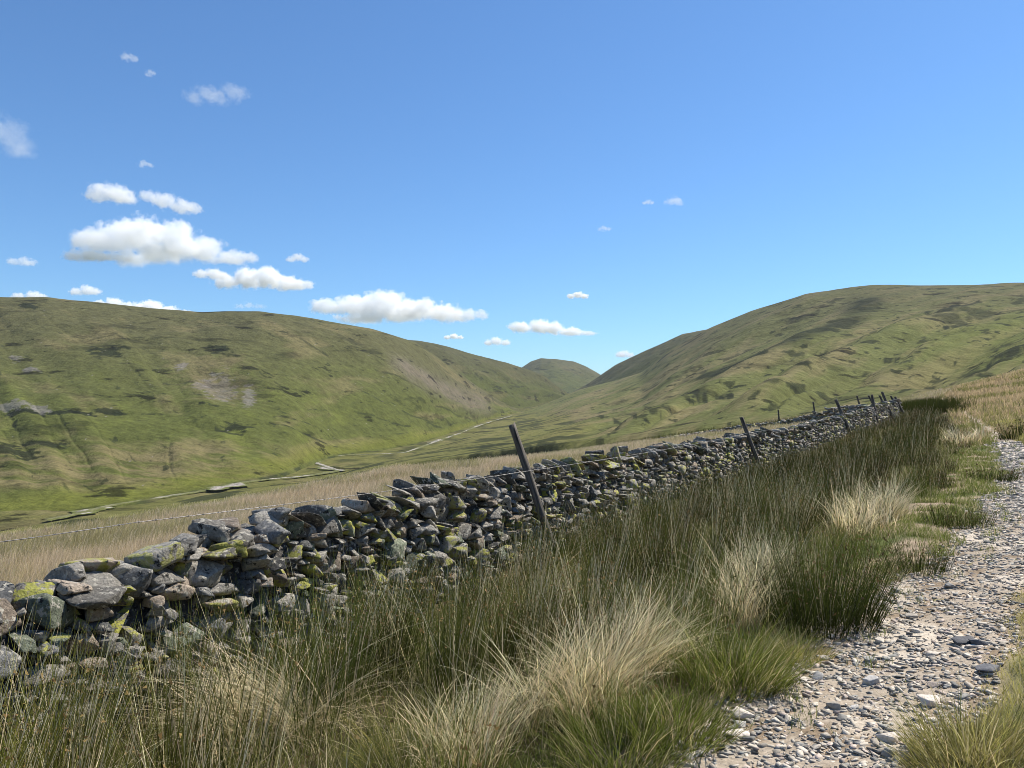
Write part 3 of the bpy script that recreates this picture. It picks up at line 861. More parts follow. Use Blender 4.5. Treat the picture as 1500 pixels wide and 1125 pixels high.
def post_mesh(base, top, w, seed):
    """square-ish split post with worn top, coordinates relative to its foot; z along the post"""
    r = np.random.default_rng(seed)
    base = np.array(base); top = np.array(top)
    L = np.linalg.norm(top - base)
    k = 10; n = 26
    ang = np.arange(k) / k * 2 * math.pi
    prof = 1.0 / np.maximum(np.abs(np.cos(ang)), np.abs(np.sin(ang))) ** .75
    t = np.linspace(0, 1, n)
    rings = []
    for i, ti in enumerate(t):
        rr = w / 2 * prof * (1 - .12 * ti) * (1 + .10 * np.array([mnoise.noise(Vector((math.cos(q) * 1.5 + seed, math.sin(q) * 1.5, ti * 5))) for q in ang]))
        z = ti * L + (0.05 * np.array([mnoise.noise(Vector((math.cos(q) * 2 + seed, math.sin(q) * 2, 9))) for q in ang]) if i == n - 1 else 0)
        bend = .02 * math.sin(ti * 3.0 + seed)
        rings.append(np.stack([rr * np.cos(ang) + bend, rr * np.sin(ang), np.broadcast_to(z, k)], -1))
    V = np.concatenate(rings + [np.array([[.02 * math.sin(3.0 + seed), 0, L - .015]])])
    i = np.arange(n - 1)[:, None] * k; j = np.arange(k)[None]
    Fq = np.stack([i + j, i + (j + 1) % k, i + k + (j + 1) % k, i + k + j], -1).reshape(-1, 4)
    b = (n - 1) * k
    Ft = np.stack([b + np.arange(k), b + (np.arange(k) + 1) % k, np.full(k, n * k)], -1)
    me = np_mesh("fence_post", V, [Fq, Ft], None, False, [M_wood])
    q = Vector(top - base).to_track_quat('Z', 'Y')
    return me, q

def wall_depth(px):
    """depth at which the near face of the wall stands in that pixel column"""
    A = np.linspace(.5, 55, 4000)
    X, Y = xy(A, cwall(A))
    return float(Y[np.argmin(np.abs(750 + F * X / Y - px))])

def wire_mesh(pts, rl, step_barb=.13, rad=.0016, barbs_to=14.0):
    """two twisted strands with barbs, sagging between fixings"""
    path = []
    for p, q in zip(pts[:-1], pts[1:]):
        p = np.array(p); q = np.array(q); L = np.linalg.norm(q - p)
        n = max(8, int(L / .02)) if p[1] < 12 else max(8, int(L / .2))
        t = np.linspace(0, 1, n, endpoint=False)
        s = p[None] * (1 - t[:, None]) + q[None] * t[:, None]
        s[:, 2] -= 4 * .012 * L / 4 * t * (1 - t)
        path.append(s)
    path.append(np.array([pts[-1]])); path = np.concatenate(path) - rl
    d = np.concatenate([[0], np.cumsum(np.linalg.norm(np.diff(path, axis=0), axis=1))])
    Vs, Fs, n = [], [], 0
    for ph in (0, math.pi):
        off = np.stack([np.cos(d * 70 + ph), np.zeros_like(d), np.sin(d * 70 + ph)], -1) * .0019
        V, Fq = tube(path + off, rad, 4)
        Vs.append(V); Fs.append(Fq + n); n += len(V)
    r = np.random.default_rng(5)
    for s in np.arange(.05, d[-1], step_barb):
        c = np.array([np.interp(s, d, path[:, i]) for i in range(3)])
        if c[1] + rl[1] > barbs_to: break
        for k in range(2):
            v = r.normal(size=3); v[1] *= .4; v /= np.linalg.norm(v)
            V, Fq = tube(np.array([c - v * .012, c, c + v * .012]), [.0009, .002, .0009], 4)
            Vs.append(V); Fs.append(Fq + n); n += len(V)
        V, Fq = tube(np.array([c - [.006, .004, 0], c, c + [.006, .004, 0]]), [.0042, .0042, .0042], 6)
        Vs.append(V); Fs.append(Fq + n); n += len(V)
    return np_mesh("barbed_wire", np.concatenate(Vs), [np.concatenate(Fs)], None, False, [M_wire])

def build_fence():
    # (top px, top row, low px, low row, width m, depth or None = on the near face of the wall)
    posts = [(750, 622, 803, 786, .098, None), (1086, 611, 1113, 684, .115, None), (1224, 585, 1253, 651, .15, None), (1277, 578, 1288, 630, .14, None), (1292, 574, 1311, 621, .15, None), (1311, 581, 1321, 601, .14, None)]
    x0, y0, _ = wall_frame(9.5)
    rl = np.array([x0, y0, float(ground_z(x0, y0))])
    root = empty("wire_fence", rl, "barbed wire fence on leaning dark wooden posts along the long stone wall", "fence")
    tops = []
    for i, (tx, ty, bx, by, w, dep) in enumerate(posts):
        d = wall_depth((tx + bx) / 2 + 6) - .10
        b = np.array(at_px(bx, by, d - .12)); t = np.array(at_px(tx, ty, d + .12))
        dirv = t - b; dirv /= np.linalg.norm(dirv)
        gz = float(ground_z(b[0], b[1]))
        ext = max(0, (b[2] - gz + .15) / dirv[2])
        b2 = b - dirv * ext
        me, q = post_mesh(b2, t, w, 500 + i)
        o = add_obj("fence_post", me, root, b2 - rl)
        o.rotation_mode = 'QUATERNION'; o.rotation_quaternion = q
        tops.append((b2, t, dirv))
    def on_post(i, row):
        b, t, d = tops[i]
        s = np.linspace(0, 1, 200)[:, None]
        p = b + (t - b) * s
        rows = HOR - F * (p[:, 2] - EYE) / p[:, 1]
        k = int(np.argmin(np.abs(rows - row)))
        return p[k] + np.array([0.02, -.075, 0])
    left = [at_px(-160, 816, 4.1), at_px(0, 794, 4.75), at_px(200, 765, 5.35)]
    strand = left + [on_post(0, 689), on_post(1, 634), on_post(2, 608), on_post(3, 597), on_post(4, 590), on_post(5, 590)]
    add_obj("barbed_wire", wire_mesh(strand, rl, rad=.0019), root)
build_fence()

def build_back_fence():
    posts = [(1140, 600, 1141, 611, .12, 60.5), (1191, 589, 1193, 602, .12, 58), (1255, 580, 1259, 593, .13, 55), (1272, 579, 1279, 593, .13, 54.5), (1288, 579, 1295, 592, .13, 54), (1305, 580, 1311, 592, .13, 53)]
    rl = np.array(at_px(1255, 600, 55)); rl[2] = float(ground_z(rl[0], rl[1]))
    root = empty("wire_fence", rl, "short row of thin posts behind the far end of the long stone wall", "fence")
    w = []
    for i, (tx, ty, bx, by, wd, d) in enumerate(posts):
        b = np.array(at_px(bx, by, d)); t = np.array(at_px(tx, ty, d))
        dirv = (t - b) / np.linalg.norm(t - b)
        gz = float(ground_z(b[0], b[1]))
        b2 = b - dirv * max(0, (b[2] - gz + .1) / dirv[2])
        me, q = post_mesh(b2, t, wd, 600 + i)
        o = add_obj("fence_post", me, root, b2 - rl); o.rotation_mode = 'QUATERNION'; o.rotation_quaternion = q
        w.append(t + (b2 - t) * .2 + np.array([0, -.07, 0]))
    add_obj("wire", wire_mesh(w, rl, barbs_to=0), root)
build_back_fence()

def build_rail():
    p = np.array(at_px(1313, 606, 46.8)); q = np.array(at_px(1341, 616, 45.5))
    me, quat = post_mesh(p, q, .10, 700)
    m, nd, lk, b = new_mat("bleached_wood")
    n = nd.new("ShaderNodeTexNoise"); n.inputs["Scale"].default_value = 6
    cr = nd.new("ShaderNodeValToRGB"); cr.color_ramp.elements[0].color = (.2, .15, .09, 1); cr.color_ramp.elements[1].color = (.42, .34, .22, 1)
    lk.new(n.outputs["Fac"], cr.inputs[0]); lk.new(cr.outputs[0], b.inputs["Base Color"]); b.inputs["Roughness"].default_value = .85
    me.materials.clear(); me.materials.append(m)
    o = add_obj("wooden_rail", me, None, p); o.rotation_mode = 'QUATERNION'; o.rotation_quaternion = quat
    setp(o, "pale broken wooden rail sticking out from the far end of the stone wall", "rail")
build_rail()

# ------------------------------------------------------------------ blades
def blades(X, Y, Z, h, az, lean, curve, w, c0, c1, nseg, rng, taper=.15):
    n = len(X); t = np.linspace(0, 1, nseg + 1)
    th = lean[:, None] + curve[:, None] * (t[None, :-1] + .5 / nseg)
    st = (h / nseg)[:, None]
    dx = np.sin(th) * st; dz = np.cos(th) * st
    hx = np.concatenate([np.zeros((n, 1)), np.cumsum(dx, 1)], 1); hz = np.concatenate([np.zeros((n, 1)), np.cumsum(dz, 1)], 1)
    sx, sy = np.sin(az), np.cos(az)
    px = X[:, None] + hx * sx[:, None]; py = Y[:, None] + hx * sy[:, None]; pz = Z[:, None] + hz
    f = rng.uniform(0, 2 * math.pi, n)
    wx, wy = np.cos(f), np.sin(f)
    ww = w[:, None] * (1 - (1 - taper) * t[None] ** 1.5) * .5
    V = np.empty((n, nseg + 1, 2, 3))
    for s, sg in ((0, -1), (1, 1)):
        V[:, :, s, 0] = px + sg * ww * wx[:, None]; V[:, :, s, 1] = py + sg * ww * wy[:, None]; V[:, :, s, 2] = pz
    C = c0[:, None, :] * (1 - t[None, :, None]) + c1[:, None, :] * t[None, :, None]
    C = np.repeat(C[:, :, None, :], 2, 2)
    b = (np.arange(n) * (nseg + 1) * 2)[:, None] + (np.arange(nseg) * 2)[None]
    Fq = np.stack([b, b + 1, b + 3, b + 2], -1).reshape(-1, 4)
    path = np.stack([px, py, pz], -1)
    return V.reshape(-1, 3), Fq, C.reshape(-1, 3), path

class Plants:
    def __init__(s): s.V = []; s.F = []; s.C = []; s.T = []; s.TF = []; s.n = 0
    def add(s, V, Fq, C):
        s.V.append(V); s.C.append(C); s.F.append(Fq + s.n); s.n += len(V)
    def add_tri(s, V, Ft, C):
        s.V.append(V); s.C.append(C); s.TF.append(Ft + s.n); s.n += len(V)
    def mesh(s, name, mat, origin=(0, 0, 0)):
        fs = [np.concatenate(s.F)] if s.F else []
        if s.TF: fs.append(np.concatenate(s.TF))
        return np_mesh(name, np.concatenate(s.V) - np.array(origin), fs, np.concatenate(s.C), False, [mat])

def jit(rng, base, n, var=.25, hue=.08):
    v = 1 + var * rng.uniform(-1, 1, (n, 1)); hh = 1 + hue * rng.uniform(-1, 1, (n, 3))
    return np.asarray(base)[None] * v * hh

def seeds(pl, path, rng, frac, size, col):
    """brown flower clusters on the side of the stems"""
    n = len(path); k = rng.random(n) < frac
    p = path[k]; m = len(p)
    if m == 0: return
    ns = p.shape[1]
    f = rng.uniform(.72, .9, m) * (ns - 1); i = np.clip(f.astype(int), 0, ns - 2); fr = (f - i)[:, None]
    c = p[np.arange(m), i] * (1 - fr) + p[np.arange(m), i + 1] * fr
    for rep in range(2):
        q = c[:, None, :] + rng.normal(0, 1, (m, 3, 3)) * np.asarray(size).reshape(-1, 1, 1) * np.array([1, 1, 1.2])
        V = q.reshape(-1, 3); Ft = np.arange(3 * m).reshape(-1, 3)
        pl.add_tri(V, Ft, np.repeat(jit(rng, col, m, .4), 3, 0))

R_BASE = np.array([.026, .030, .008]); R_TIP = np.array([.085, .096, .020])
STRAW0 = np.array([.74, .60, .33]); STRAW1 = np.array([.95, .83, .54])

# pale tussocks: (px base, row base, radius, height, n, lean azimuth deg, label)
TUSS = [
    (800, 1068, 965, 985, .17, .66, 3400, 62, "broad bleached straw tussock with feathery top in the middle of the near rushes"),
    (1072, 930, 1140, 868, .16, .80, 2200, 35, "narrow upright straw tussock left of the dark rush clump by the track"),
    (1245, 790, 1322, 752, .28, .74, 2000, 25, "pale silvery straw tussock below the slanting posts, among dark rushes"),
    (1400, 653, 1424, 645, .5, .70, 500, 20, "small far straw tussock near the bend of the track"),
    (330, 1100, 440, 1060, .26, .95, 2200, -62, "flattened tan tussock with stems sprawling to the left in front of the wall"),
    (650, 1118, 745, 1090, .16, .46, 900, 40, "low loose straw tussock at the front edge of the rushes"),
]
def build_straw():
    for i, (px, row, px2, row2, rad, hgt, n, azd, label) in enumerate(TUSS):
        r = np.random.default_rng(800 + i)
        xa, ya = hit(px, row); xb, yb = hit(px2, row2)
        x0, y0 = (xa + xb) / 2, (ya + yb) / 2
        z0 = float(ground_z(x0, y0))
        nt = 26                                        # a tussock is a huddle of tufts of unequal height
        ta = r.uniform(0, 2 * math.pi, nt); tr_ = rad * np.sqrt(r.random(nt))
        tt_ = r.random(nt); tx, ty = xa + (xb - xa) * tt_ + tr_ * np.cos(ta), ya + (yb - ya) * tt_ + tr_ * np.sin(ta) * .8
        th_ = r.uniform(.5, 1.1, nt); tl_ = r.normal(0, .5, nt); tw = r.uniform(.3, 1, nt)
        ti = r.choice(nt, n, p=tw / tw.sum())
        X = tx[ti] + r.normal(0, .05 + .04 * rad, n); Y = ty[ti] + r.normal(0, .05 + .04 * rad, n)
        rr = np.hypot(X - x0, Y - y0)
        Z = ground_z(X, Y) - .02
        h = hgt * r.uniform(.4, 1.12, n) * th_[ti]
        out = np.arctan2(X - x0, Y - y0)
        flat = azd < 0
        az = np.where(r.random(n) < (.8 if flat else .7), math.radians(azd) + tl_[ti] + r.normal(0, .35, n), out + r.normal(0, .5, n))
        lean = r.uniform(.05, .5, n) + (r.uniform(.25, .7, n) if flat else 0)
        curve = r.uniform(.2, 1.5, n) + (.4 if flat else 0)
        w = r.uniform(.004, .0075, n) * max(1, y0 / 7)
        c0 = jit(r, STRAW0 * .85, n, .3); c1 = jit(r, STRAW1 * (.8 if flat else 1), n, .25)
        g = r.random(n) < .25
        c0[g] = jit(r, [.09, .1, .03], int(g.sum())); c1[g] = jit(r, [.16, .17, .06], int(g.sum()))
        pl = Plants()
        V, Fq, C, path = blades(X, Y, Z, h, az, lean, curve, w, c0, c1, 5, r, .12)
        pl.add(V, Fq, C)
        o = add_obj("straw_tussock", pl.mesh("straw_tussock", M_straw, (x0, y0, z0)), None, (x0, y0, z0))
        setp(o, label, "tussock", "bleached straw tussocks among the rushes")
build_straw()

# green clumps standing apart: (px, row, radius, height, n, kind, label)
CLUMPS = [
    (1075, 1000, .30, .42, 1500, 'grass', "bright green grass tussock at the corner between rushes and track"),
    (1425, 1120, .26, .30, 1500, 'gold', "yellow green grass tussock at the right edge of the track"),
    (985, 1075, .28, .30, 1100, 'grass', "mossy green grass tussock nearest the camera at the left edge of the track"),
    (905, 1118, .26, .34, 800, 'grass', "green grass tussock at the very front, left of the mossy one"),
    (1165, 965, .20, .22, 600, 'gold', "small yellow green tuft right where the dark rush clump meets the track"),
    (600, 1115, .24, .34, 260, 'gold', "yellow green tussock low at the front in the middle of the rushes"),
    (1200, 920, .42, .88, 1250, 'rush', "tall dark green rush clump standing right beside the straw tussock"),
    (1345, 838, .26, .38, 380, 'rush', "small dark rush clump on the bare margin left of the track"),
    (1405, 772, .38, .36, 420, 'rush', "low spreading rush clump between the rush bed and the track"),
    (1455, 705, .45, .35, 330, 'rush', "low green rush clump close to the far bend of the track"),
    (1490, 640, .6, .75, 300, 'rush', "upright rush clump far up the slope by the right of the track"),
]
def build_clumps():
    for i, (px, row, rad, hgt, n, kd, label) in enumerate(CLUMPS):
        r = np.random.default_rng(900 + i)
        x0, y0 = hit(px, row); z0 = float(ground_z(x0, y0))
        rr = rad * np.sqrt(r.random(n)); aa = r.uniform(0, 2 * math.pi, n)
        X = x0 + rr * np.cos(aa); Y = y0 + rr * np.sin(aa)
        Z = ground_z(X, Y) - .02
        h = hgt * r.uniform(.5, 1.1, n) * (1 - .3 * (rr / rad) ** 2)
        out = np.arctan2(X - x0, Y - y0) + r.normal(0, .6, n)
        if kd == 'rush':
            lean = r.uniform(0, .18, n) + .3 * rr / rad; curve = r.uniform(0, .3, n)
            c0 = jit(r, R_BASE, n, .3); c1 = jit(r, R_TIP * np.array([.85, 1.0, .9]), n, .3); w = r.uniform(.003, .005, n) * max(1, y0 / 7)
            h = h * (1 + .5 * n2(X * 5, Y * 5, 63 + i)); dr = r.random(n) < .08; c1[dr] = jit(r, STRAW1 * .7, int(dr.sum()), .3)
        else:
            lean = r.uniform(0, .25, n) + .45 * rr / rad; curve = r.uniform(.2, 1.1, n)
            b = [.115, .135, .026] if kd == 'grass' else [.22, .20, .062]
            c0 = jit(r, np.array(b) * .7, n, .3); c1 = jit(r, np.array(b) * 1.6, n, .35); w = r.uniform(.003, .0065, n)
            dry = r.random(n) < .22; c0[dry] = jit(r, [.3, .25, .12], int(dry.sum())); c1[dry] = jit(r, [.6, .52, .28], int(dry.sum()), .3)
            h = h * (1 + .8 * n2(X * 7, Y * 7, 33 + i)) * (1 + .5 * (r.random(n) < .1))
        pl = Plants()
        V, Fq, C, path = blades(X, Y, Z, h, out, lean, curve, w, c0, c1, 4, r, .1)
        pl.add(V, Fq, C)
        if kd == 'rush': seeds(pl, path, r, .35, .007 * max(1, y0 / 9), [.12, .08, .035])
        nm = "rush_clump" if kd == 'rush' else "grass_tussock"
        o = add_obj(nm, pl.mesh(nm, M_rush if kd == 'rush' else M_grass, (x0, y0, z0)), None, (x0, y0, z0))
        setp(o, label, "rush clump" if kd == 'rush' else "tussock", "rush clumps beside the track" if kd == 'rush' else "green grass tussocks")
build_clumps()
tuss_xy = [(hit(t[0] + (t[2] - t[0]) * f, t[1] + (t[3] - t[1]) * f), t[4] * 1.3) for t in TUSS for f in (0.1, .5, .9)]

def build_rushes():
    r = np.random.default_rng(42)
    pl = Plants()
    bands = [(-.3, 6, 8.0, 95, 5, 1.35), (6, 12, 7.0, 85, 4, 1.5), (12, 25, 6.0, 60, 3, 2.0), (25, 53, 4.2, 42, 2, 3.0), (.9, 3.8, 7.0, 85, 5, 1.35)]
    for (a0, a1, dens, per, nseg, wmul) in bands:
        cmax = 1.5 if per == 85 and a0 == .9 else 6.0
        nclump = int((a1 - a0) * cmax * dens)
        A = r.uniform(a0, a1, nclump); Cc = r.uniform(-.05, cmax, nclump)
        cr = lerp_t(A, C_R_A, C_R) + .25 * n2(A / .8, .5, 71)
        cw = cwall(A)
        k = (Cc < cr) & (Cc > cw - .02)
        A, Cc, cr, cw = A[k], Cc[k], cr[k], cw[k]
        X0, Y0 = xy(A, Cc)
        dens_n = fbm(X0 / 1.2, Y0 / 1.2, 73, 3)
        k = r.random(len(A)) < np.clip(.70 + 2.2 * dens_n, .06, 1)
        for ((tx, ty), tr) in tuss_xy:
            dd = np.hypot(X0 - tx, Y0 - ty)
            k &= ~((dd < tr * .8) & (r.random(len(A)) < .85))
            fr = np.hypot(X0 - tx * (1 - .9 / max(ty, 1)), Y0 - (ty - .9 * 1.0)) < tr * 1.0    # keep sight of the pale ones open
            k &= ~(fr & (r.random(len(A)) < .65))
        A, Cc, cr, cw, X0, Y0 = A[k], Cc[k], cr[k], cw[k], X0[k], Y0[k]
        m = len(A)
        edge = np.clip((cr - Cc) / 1.1, 0, 1)
        H = (.34 + .46 * edge) * (1 + .35 * fbm(X0 / 1.7, Y0 / 1.7, 75, 2)) * r.uniform(.8, 1.15, m)
        near_wall = np.clip((Cc - cw) / .5, 0, 1)
        H *= np.where(A > 7, .58, .78) + np.where(A > 7, .42, .22) * np.clip((Cc - cw) / np.where(A > 7, 1.3, .5), 0, 1)
        H *= 1 + .38 * (1 - sstep(2.5, 5.0, A)) * (1 - sstep(1.2, 2.2, Cc))
        typ = fbm(X0 / 1.5, Y0 / 1.5, 77, 3) + r.normal(0, .1, m)      # brown / green / mixed with straw
        cnt = (per * r.uniform(.6, 1.3, m)).astype(int)
        ci = np.repeat(np.arange(m), cnt); n = len(ci)
        rad = r.uniform(.08, .2, m)[ci] * (1 if a0 < 25 else 1.4)
        rr = rad * np.sqrt(r.random(n)); th = r.uniform(0, 2 * math.pi, n)
        X = X0[ci] + rr * np.cos(th); Y = Y0[ci] + rr * np.sin(th)
        Z = ground_z(X, Y, nseg > 3) - .02
        h = H[ci] * r.uniform(.55, 1.15, n)
        az = np.where(r.random(n) < .35, math.radians(60) + r.normal(0, .5, n), th * -1 + math.pi / 2 + r.normal(0, .7, n))
        lean = np.abs(r.normal(0, .10, n)) + .17 * rr / rad
        curve = np.abs(r.normal(0, .18, n))
        fl = r.random(n) < .09; lean[fl] += r.uniform(.3, .9, int(fl.sum())); curve[fl] += r.uniform(0, 1.0, int(fl.sum()))
        w = r.uniform(.0024, .0044, n) * wmul
        base = jit(r, R_BASE * .8, n, .35); tip = jit(r, R_TIP * (1.5 if a0 < 6 else 1.1 if a0 < 12 else .64), n, .4)
        tt = typ[ci]
        gy = sstep(.08, .3, tt); br = sstep(-.08, -.3, tt)
        tip = mixc(tip, np.array([.155, .185, .040]) * (1 if a0 < 12 else .7), gy * .8); base = mixc(base, np.array([.06, .075, .016]), gy * .7)
        tip = mixc(tip, np.array([.15, .115, .052]) * (1 if a0 < 12 else .7), br * .7)
        # nearer the camera at the left the stems are yellower
        fg = 1 - sstep(2.6, 5.2, Y)
        tip = mixc(tip, np.array([.27, .275, .050]), fg * .75)
        fresh = (1 - sstep(.15, .6, edge))[ci] * (A < 16)[ci]
        tip = mixc(tip, np.array([.20, .24, .042]), fresh * .8); base = mixc(base, np.array([.08, .10, .018]), fresh * .7)
        st = r.random(n) < (.12 + .30 * (np.abs(tt) < .07) + .16 * fg) * (A < 14)[ci] + .1 * (A >= 14)[ci]
        base[st] = jit(r, STRAW0 * .7, int(st.sum()), .3); tip[st] = jit(r, STRAW1 * .85, int(st.sum()), .35)
        V, Fq, C, path = blades(X, Y, Z, h, az, lean, curve, w, base, tip, nseg, r, .2)
        pl.add(V, Fq, C)
        seeds(pl, path, r, .38, .0075 * (1 if wmul < 1.6 else wmul * .6), [.24, .165, .07])
    o = add_obj("rushes", pl.mesh("rushes", M_rush))
    setp(o, "dark green and brown rush bed filling the strip between stone wall and track", "rushes", kind="stuff")
    print("rush verts", pl.n)
build_rushes()

def build_grass():
    r = np.random.default_rng(52)
    pl = Plants()
    # under the rushes and along the margins of the track
    n0 = 130000
    A = r.uniform(0, 1, n0) ** 1.6 * 42; Cc = r.uniform(0.3, 9.5, n0)
    X, Y = xy(A, Cc); cr = lerp_t(A, C_R_A, C_R); tl, tr = TLf(A), TRf(A)
    n = fbm(X / .9, Y / .9, 81, 3)
    onright = Cc > tr + .02
    margin = (Cc > cr - .35) & (Cc < tl + .05)
    inrush = Cc <= cr - .35
    p = np.where(onright, np.clip(.85 + n, .3, 1), np.where(margin, np.clip(.5 + 2.6 * n, .0, 1), np.where(inrush, .35, 0)))
    ontr = (Cc >= tl + .05) & (Cc < tl + .55)
    p = np.where(ontr, np.clip(3.2 * fbm(X / .28, Y / .28, 83, 3) - .62, 0, .6), p); margin = margin | ontr
    p = np.where((Cc > .099 * Y + 7) & (Y < 30), 0, p)
    k = (r.random(n0) < p) & (Y > 1.5)
    A, Cc, X, Y, n, onright, margin, tr = [v[k] for v in (A, Cc, X, Y, n, onright, margin, tr)]
    # each seed is a tuft of several blades
    per = 7; m = len(A) * per
    ii = np.repeat(np.arange(len(A)), per)
    X = X[ii] + r.normal(0, .035, m); Y = Y[ii] + r.normal(0, .035, m)
    oR = onright[ii]; mg = margin[ii]; nn = n[ii]
    h = np.where(oR, r.uniform(.07, .2, m), np.where(mg, r.uniform(.04, .15, m), r.uniform(.12, .34, m)))
    h *= np.where(oR, np.clip((Cc - tr)[ii] / .3, .3, 1), 1)
    c = np.where(oR[:, None], np.array([.40, .36, .11])[None], np.where(mg[:, None], np.array([.16, .19, .045])[None], np.array([.16, .165, .045])[None]))
    dry = r.random(m) < np.where(oR, .3, .22)
    c[dry] = np.array([.52, .44, .26])
    c = c * (1 + .3 * r.uniform(-1, 1, (m, 1)))
    V, Fq, C, path = blades(X, Y, ground_z(X, Y) - .01, h, r.uniform(0, 6.28, m), np.abs(r.normal(.1, .3, m)), r.uniform(.1, 1.1, m), r.uniform(.0028, .005, m) * np.maximum(1, Y / 6), c * .65, c * 1.25, 3, r, .1)
    pl.add(V, Fq, C)
    o = add_obj("grass", pl.mesh("grass", M_grass))
    setp(o, "short green and yellow grass on the verges of the stony track", "grass", kind="stuff")
    # meadow of seeding grass beyond the wall, and up the slope ahead
    pl = Plants()
    n0 = 150000
    A = r.uniform(1, 78, n0); Cc = -r.uniform(0, 1, n0) ** 1.0 * 27 + .0
    cw = cwall(A)
    Cc = Cc + cw - .75
    X, Y = xy(A, Cc)
    k = (Y > 3) & (np.abs(X / Y) < .95) & (Y < 76)
    A, Cc, X, Y = A[k], Cc[k], X[k], Y[k]
    k = r.random(len(A)) < np.clip(22 / np.hypot(X, Y), .25, 1)
    A, Cc, X, Y = A[k], Cc[k], X[k], Y[k]
    per = 6; ii = np.repeat(np.arange(len(A)), per); m = len(ii)
    D = np.hypot(X, Y)[ii]
    X = X[ii] + r.normal(0, .09, m); Y = Y[ii] + r.normal(0, .09, m)
    mm = fbm(X / 5, Y / 5, 85, 3)
    c = np.where((mm > .12)[:, None], np.array([.38, .34, .17])[None], np.array([.54, .44, .29])[None])
    pt = sstep(.05, .3, fbm(X / 7, Y / 3, 89, 4))
    c = mixc(c, np.array([.26, .25, .09]), pt * .7)
    c = np.where((r.random(m) < .12)[:, None], np.array([.68, .57, .42])[None], c) * (1 + .3 * r.uniform(-1, 1, (m, 1)))
    h = r.uniform(.18, .5, m) * (1 + .5 * fbm(X / 1.5, Y / 1.5, 95, 3))
    V, Fq, C, path = blades(X, Y, ground_z(X, Y, False) - .02, h, math.radians(70) + r.normal(0, 1.0, m), np.abs(r.normal(.15, .2, m)), r.uniform(.1, .8, m), r.uniform(.003, .006, m) * np.maximum(1, D / 12), c * .75, c * 1.15, 2, r, .35)
    pl.add(V, Fq, C)
    # slope ahead on the right of the wall's far end
    n1 = 150000
    A = r.uniform(14, 95, n1); Cc = r.uniform(5.2, 40, n1)
    X, Y = xy(A, Cc); k = (np.abs(X / Y) < 1.5) & (Y > 8) & (Y < 84) & ~((Cc > TLf(A) - (A < 30) * 1.0) & (Cc < TRf(A) + (A < 30) * .1)) & ((A > 30) | (Cc > TRf(A)))
    X, Y = X[k], Y[k]; m = len(X)
    mm = fbm(X / 4, Y / 4, 87, 3)
    c = np.where((mm > .05)[:, None], np.array([.22, .21, .075])[None], np.array([.44, .34, .20])[None]) * (1 + .3 * r.uniform(-1, 1, (m, 1)))
    V, Fq, C, path = blades(X, Y, ground_z(X, Y, False) - .02, r.uniform(.15, .42, m), r.uniform(0, 6.28, m), np.abs(r.normal(.15, .2, m)), r.uniform(.1, .8, m), r.uniform(.3, .75, m) * np.clip(np.hypot(X, Y), 14, 70) * .00115, c * .75, c * 1.15, 2, r, .35)
    pl.add(V, Fq, C)
    o = add_obj("meadow_grass", pl.mesh("meadow_grass", M_grass))
    setp(o, "tan seeding grass of the meadow beyond the stone wall", "grass", kind="stuff")
    # rushes along the far wall
    pl = Plants(); m = 15000
    t = r.random(m)
    pts = np.array([(26.5, 54), (23.0, 57), (19, 61), (13.8, 65.5), (8, 70), (2, 74)]); tt = np.linspace(0, 1, len(pts))
    X = np.interp(t, tt, pts[:, 0]) + r.normal(0, .8, m); Y = np.interp(t, tt, pts[:, 1]) + r.normal(0, 1.0, m) + .8
    V, Fq, C, path = blades(X, Y, ground_z(X, Y, False) - .02, r.uniform(.4, .9, m) * (1 - .45 * t), r.uniform(0, 6.28, m), np.abs(r.normal(.1, .15, m)), r.uniform(0, .4, m), r.uniform(.014, .03, m), jit(r, R_BASE, m), jit(r, R_TIP * .9, m), 2, r, .25)
    pl.add(V, Fq, C)
    m = 6500                                          # the dark rush bank past the end of the wall
    X = r.normal(25.9, .75, m); Y = r.normal(51, 1.6, m)
    V, Fq, C, path = blades(X, Y, ground_z(X, Y, False) - .02, r.uniform(.5, 1.0, m), r.uniform(0, 6.28, m), np.abs(r.normal(.1, .15, m)), r.uniform(0, .4, m), r.uniform(.012, .026, m), jit(r, R_BASE, m), jit(r, R_TIP * .9, m), 2, r, .25)
    pl.add(V, Fq, C)
    o = add_obj("rushes", pl.mesh("rushes", M_rush))
    setp(o, "dark band of far rushes below the low wall beyond the meadow", "rushes", kind="stuff")
build_grass()

# ------------------------------------------------------------------ stones of the track
def gravel_col(r):
    b = r.uniform(.23, .50); t = r.random()
    c = np.array([1.09, .97, .80]) * b
    if t < .2: c = np.array([1.0, .97, .88]) * b * .6
    elif t < .35: c = np.array([1.15, .95, .80]) * b
    return np.append(c, 1.0)

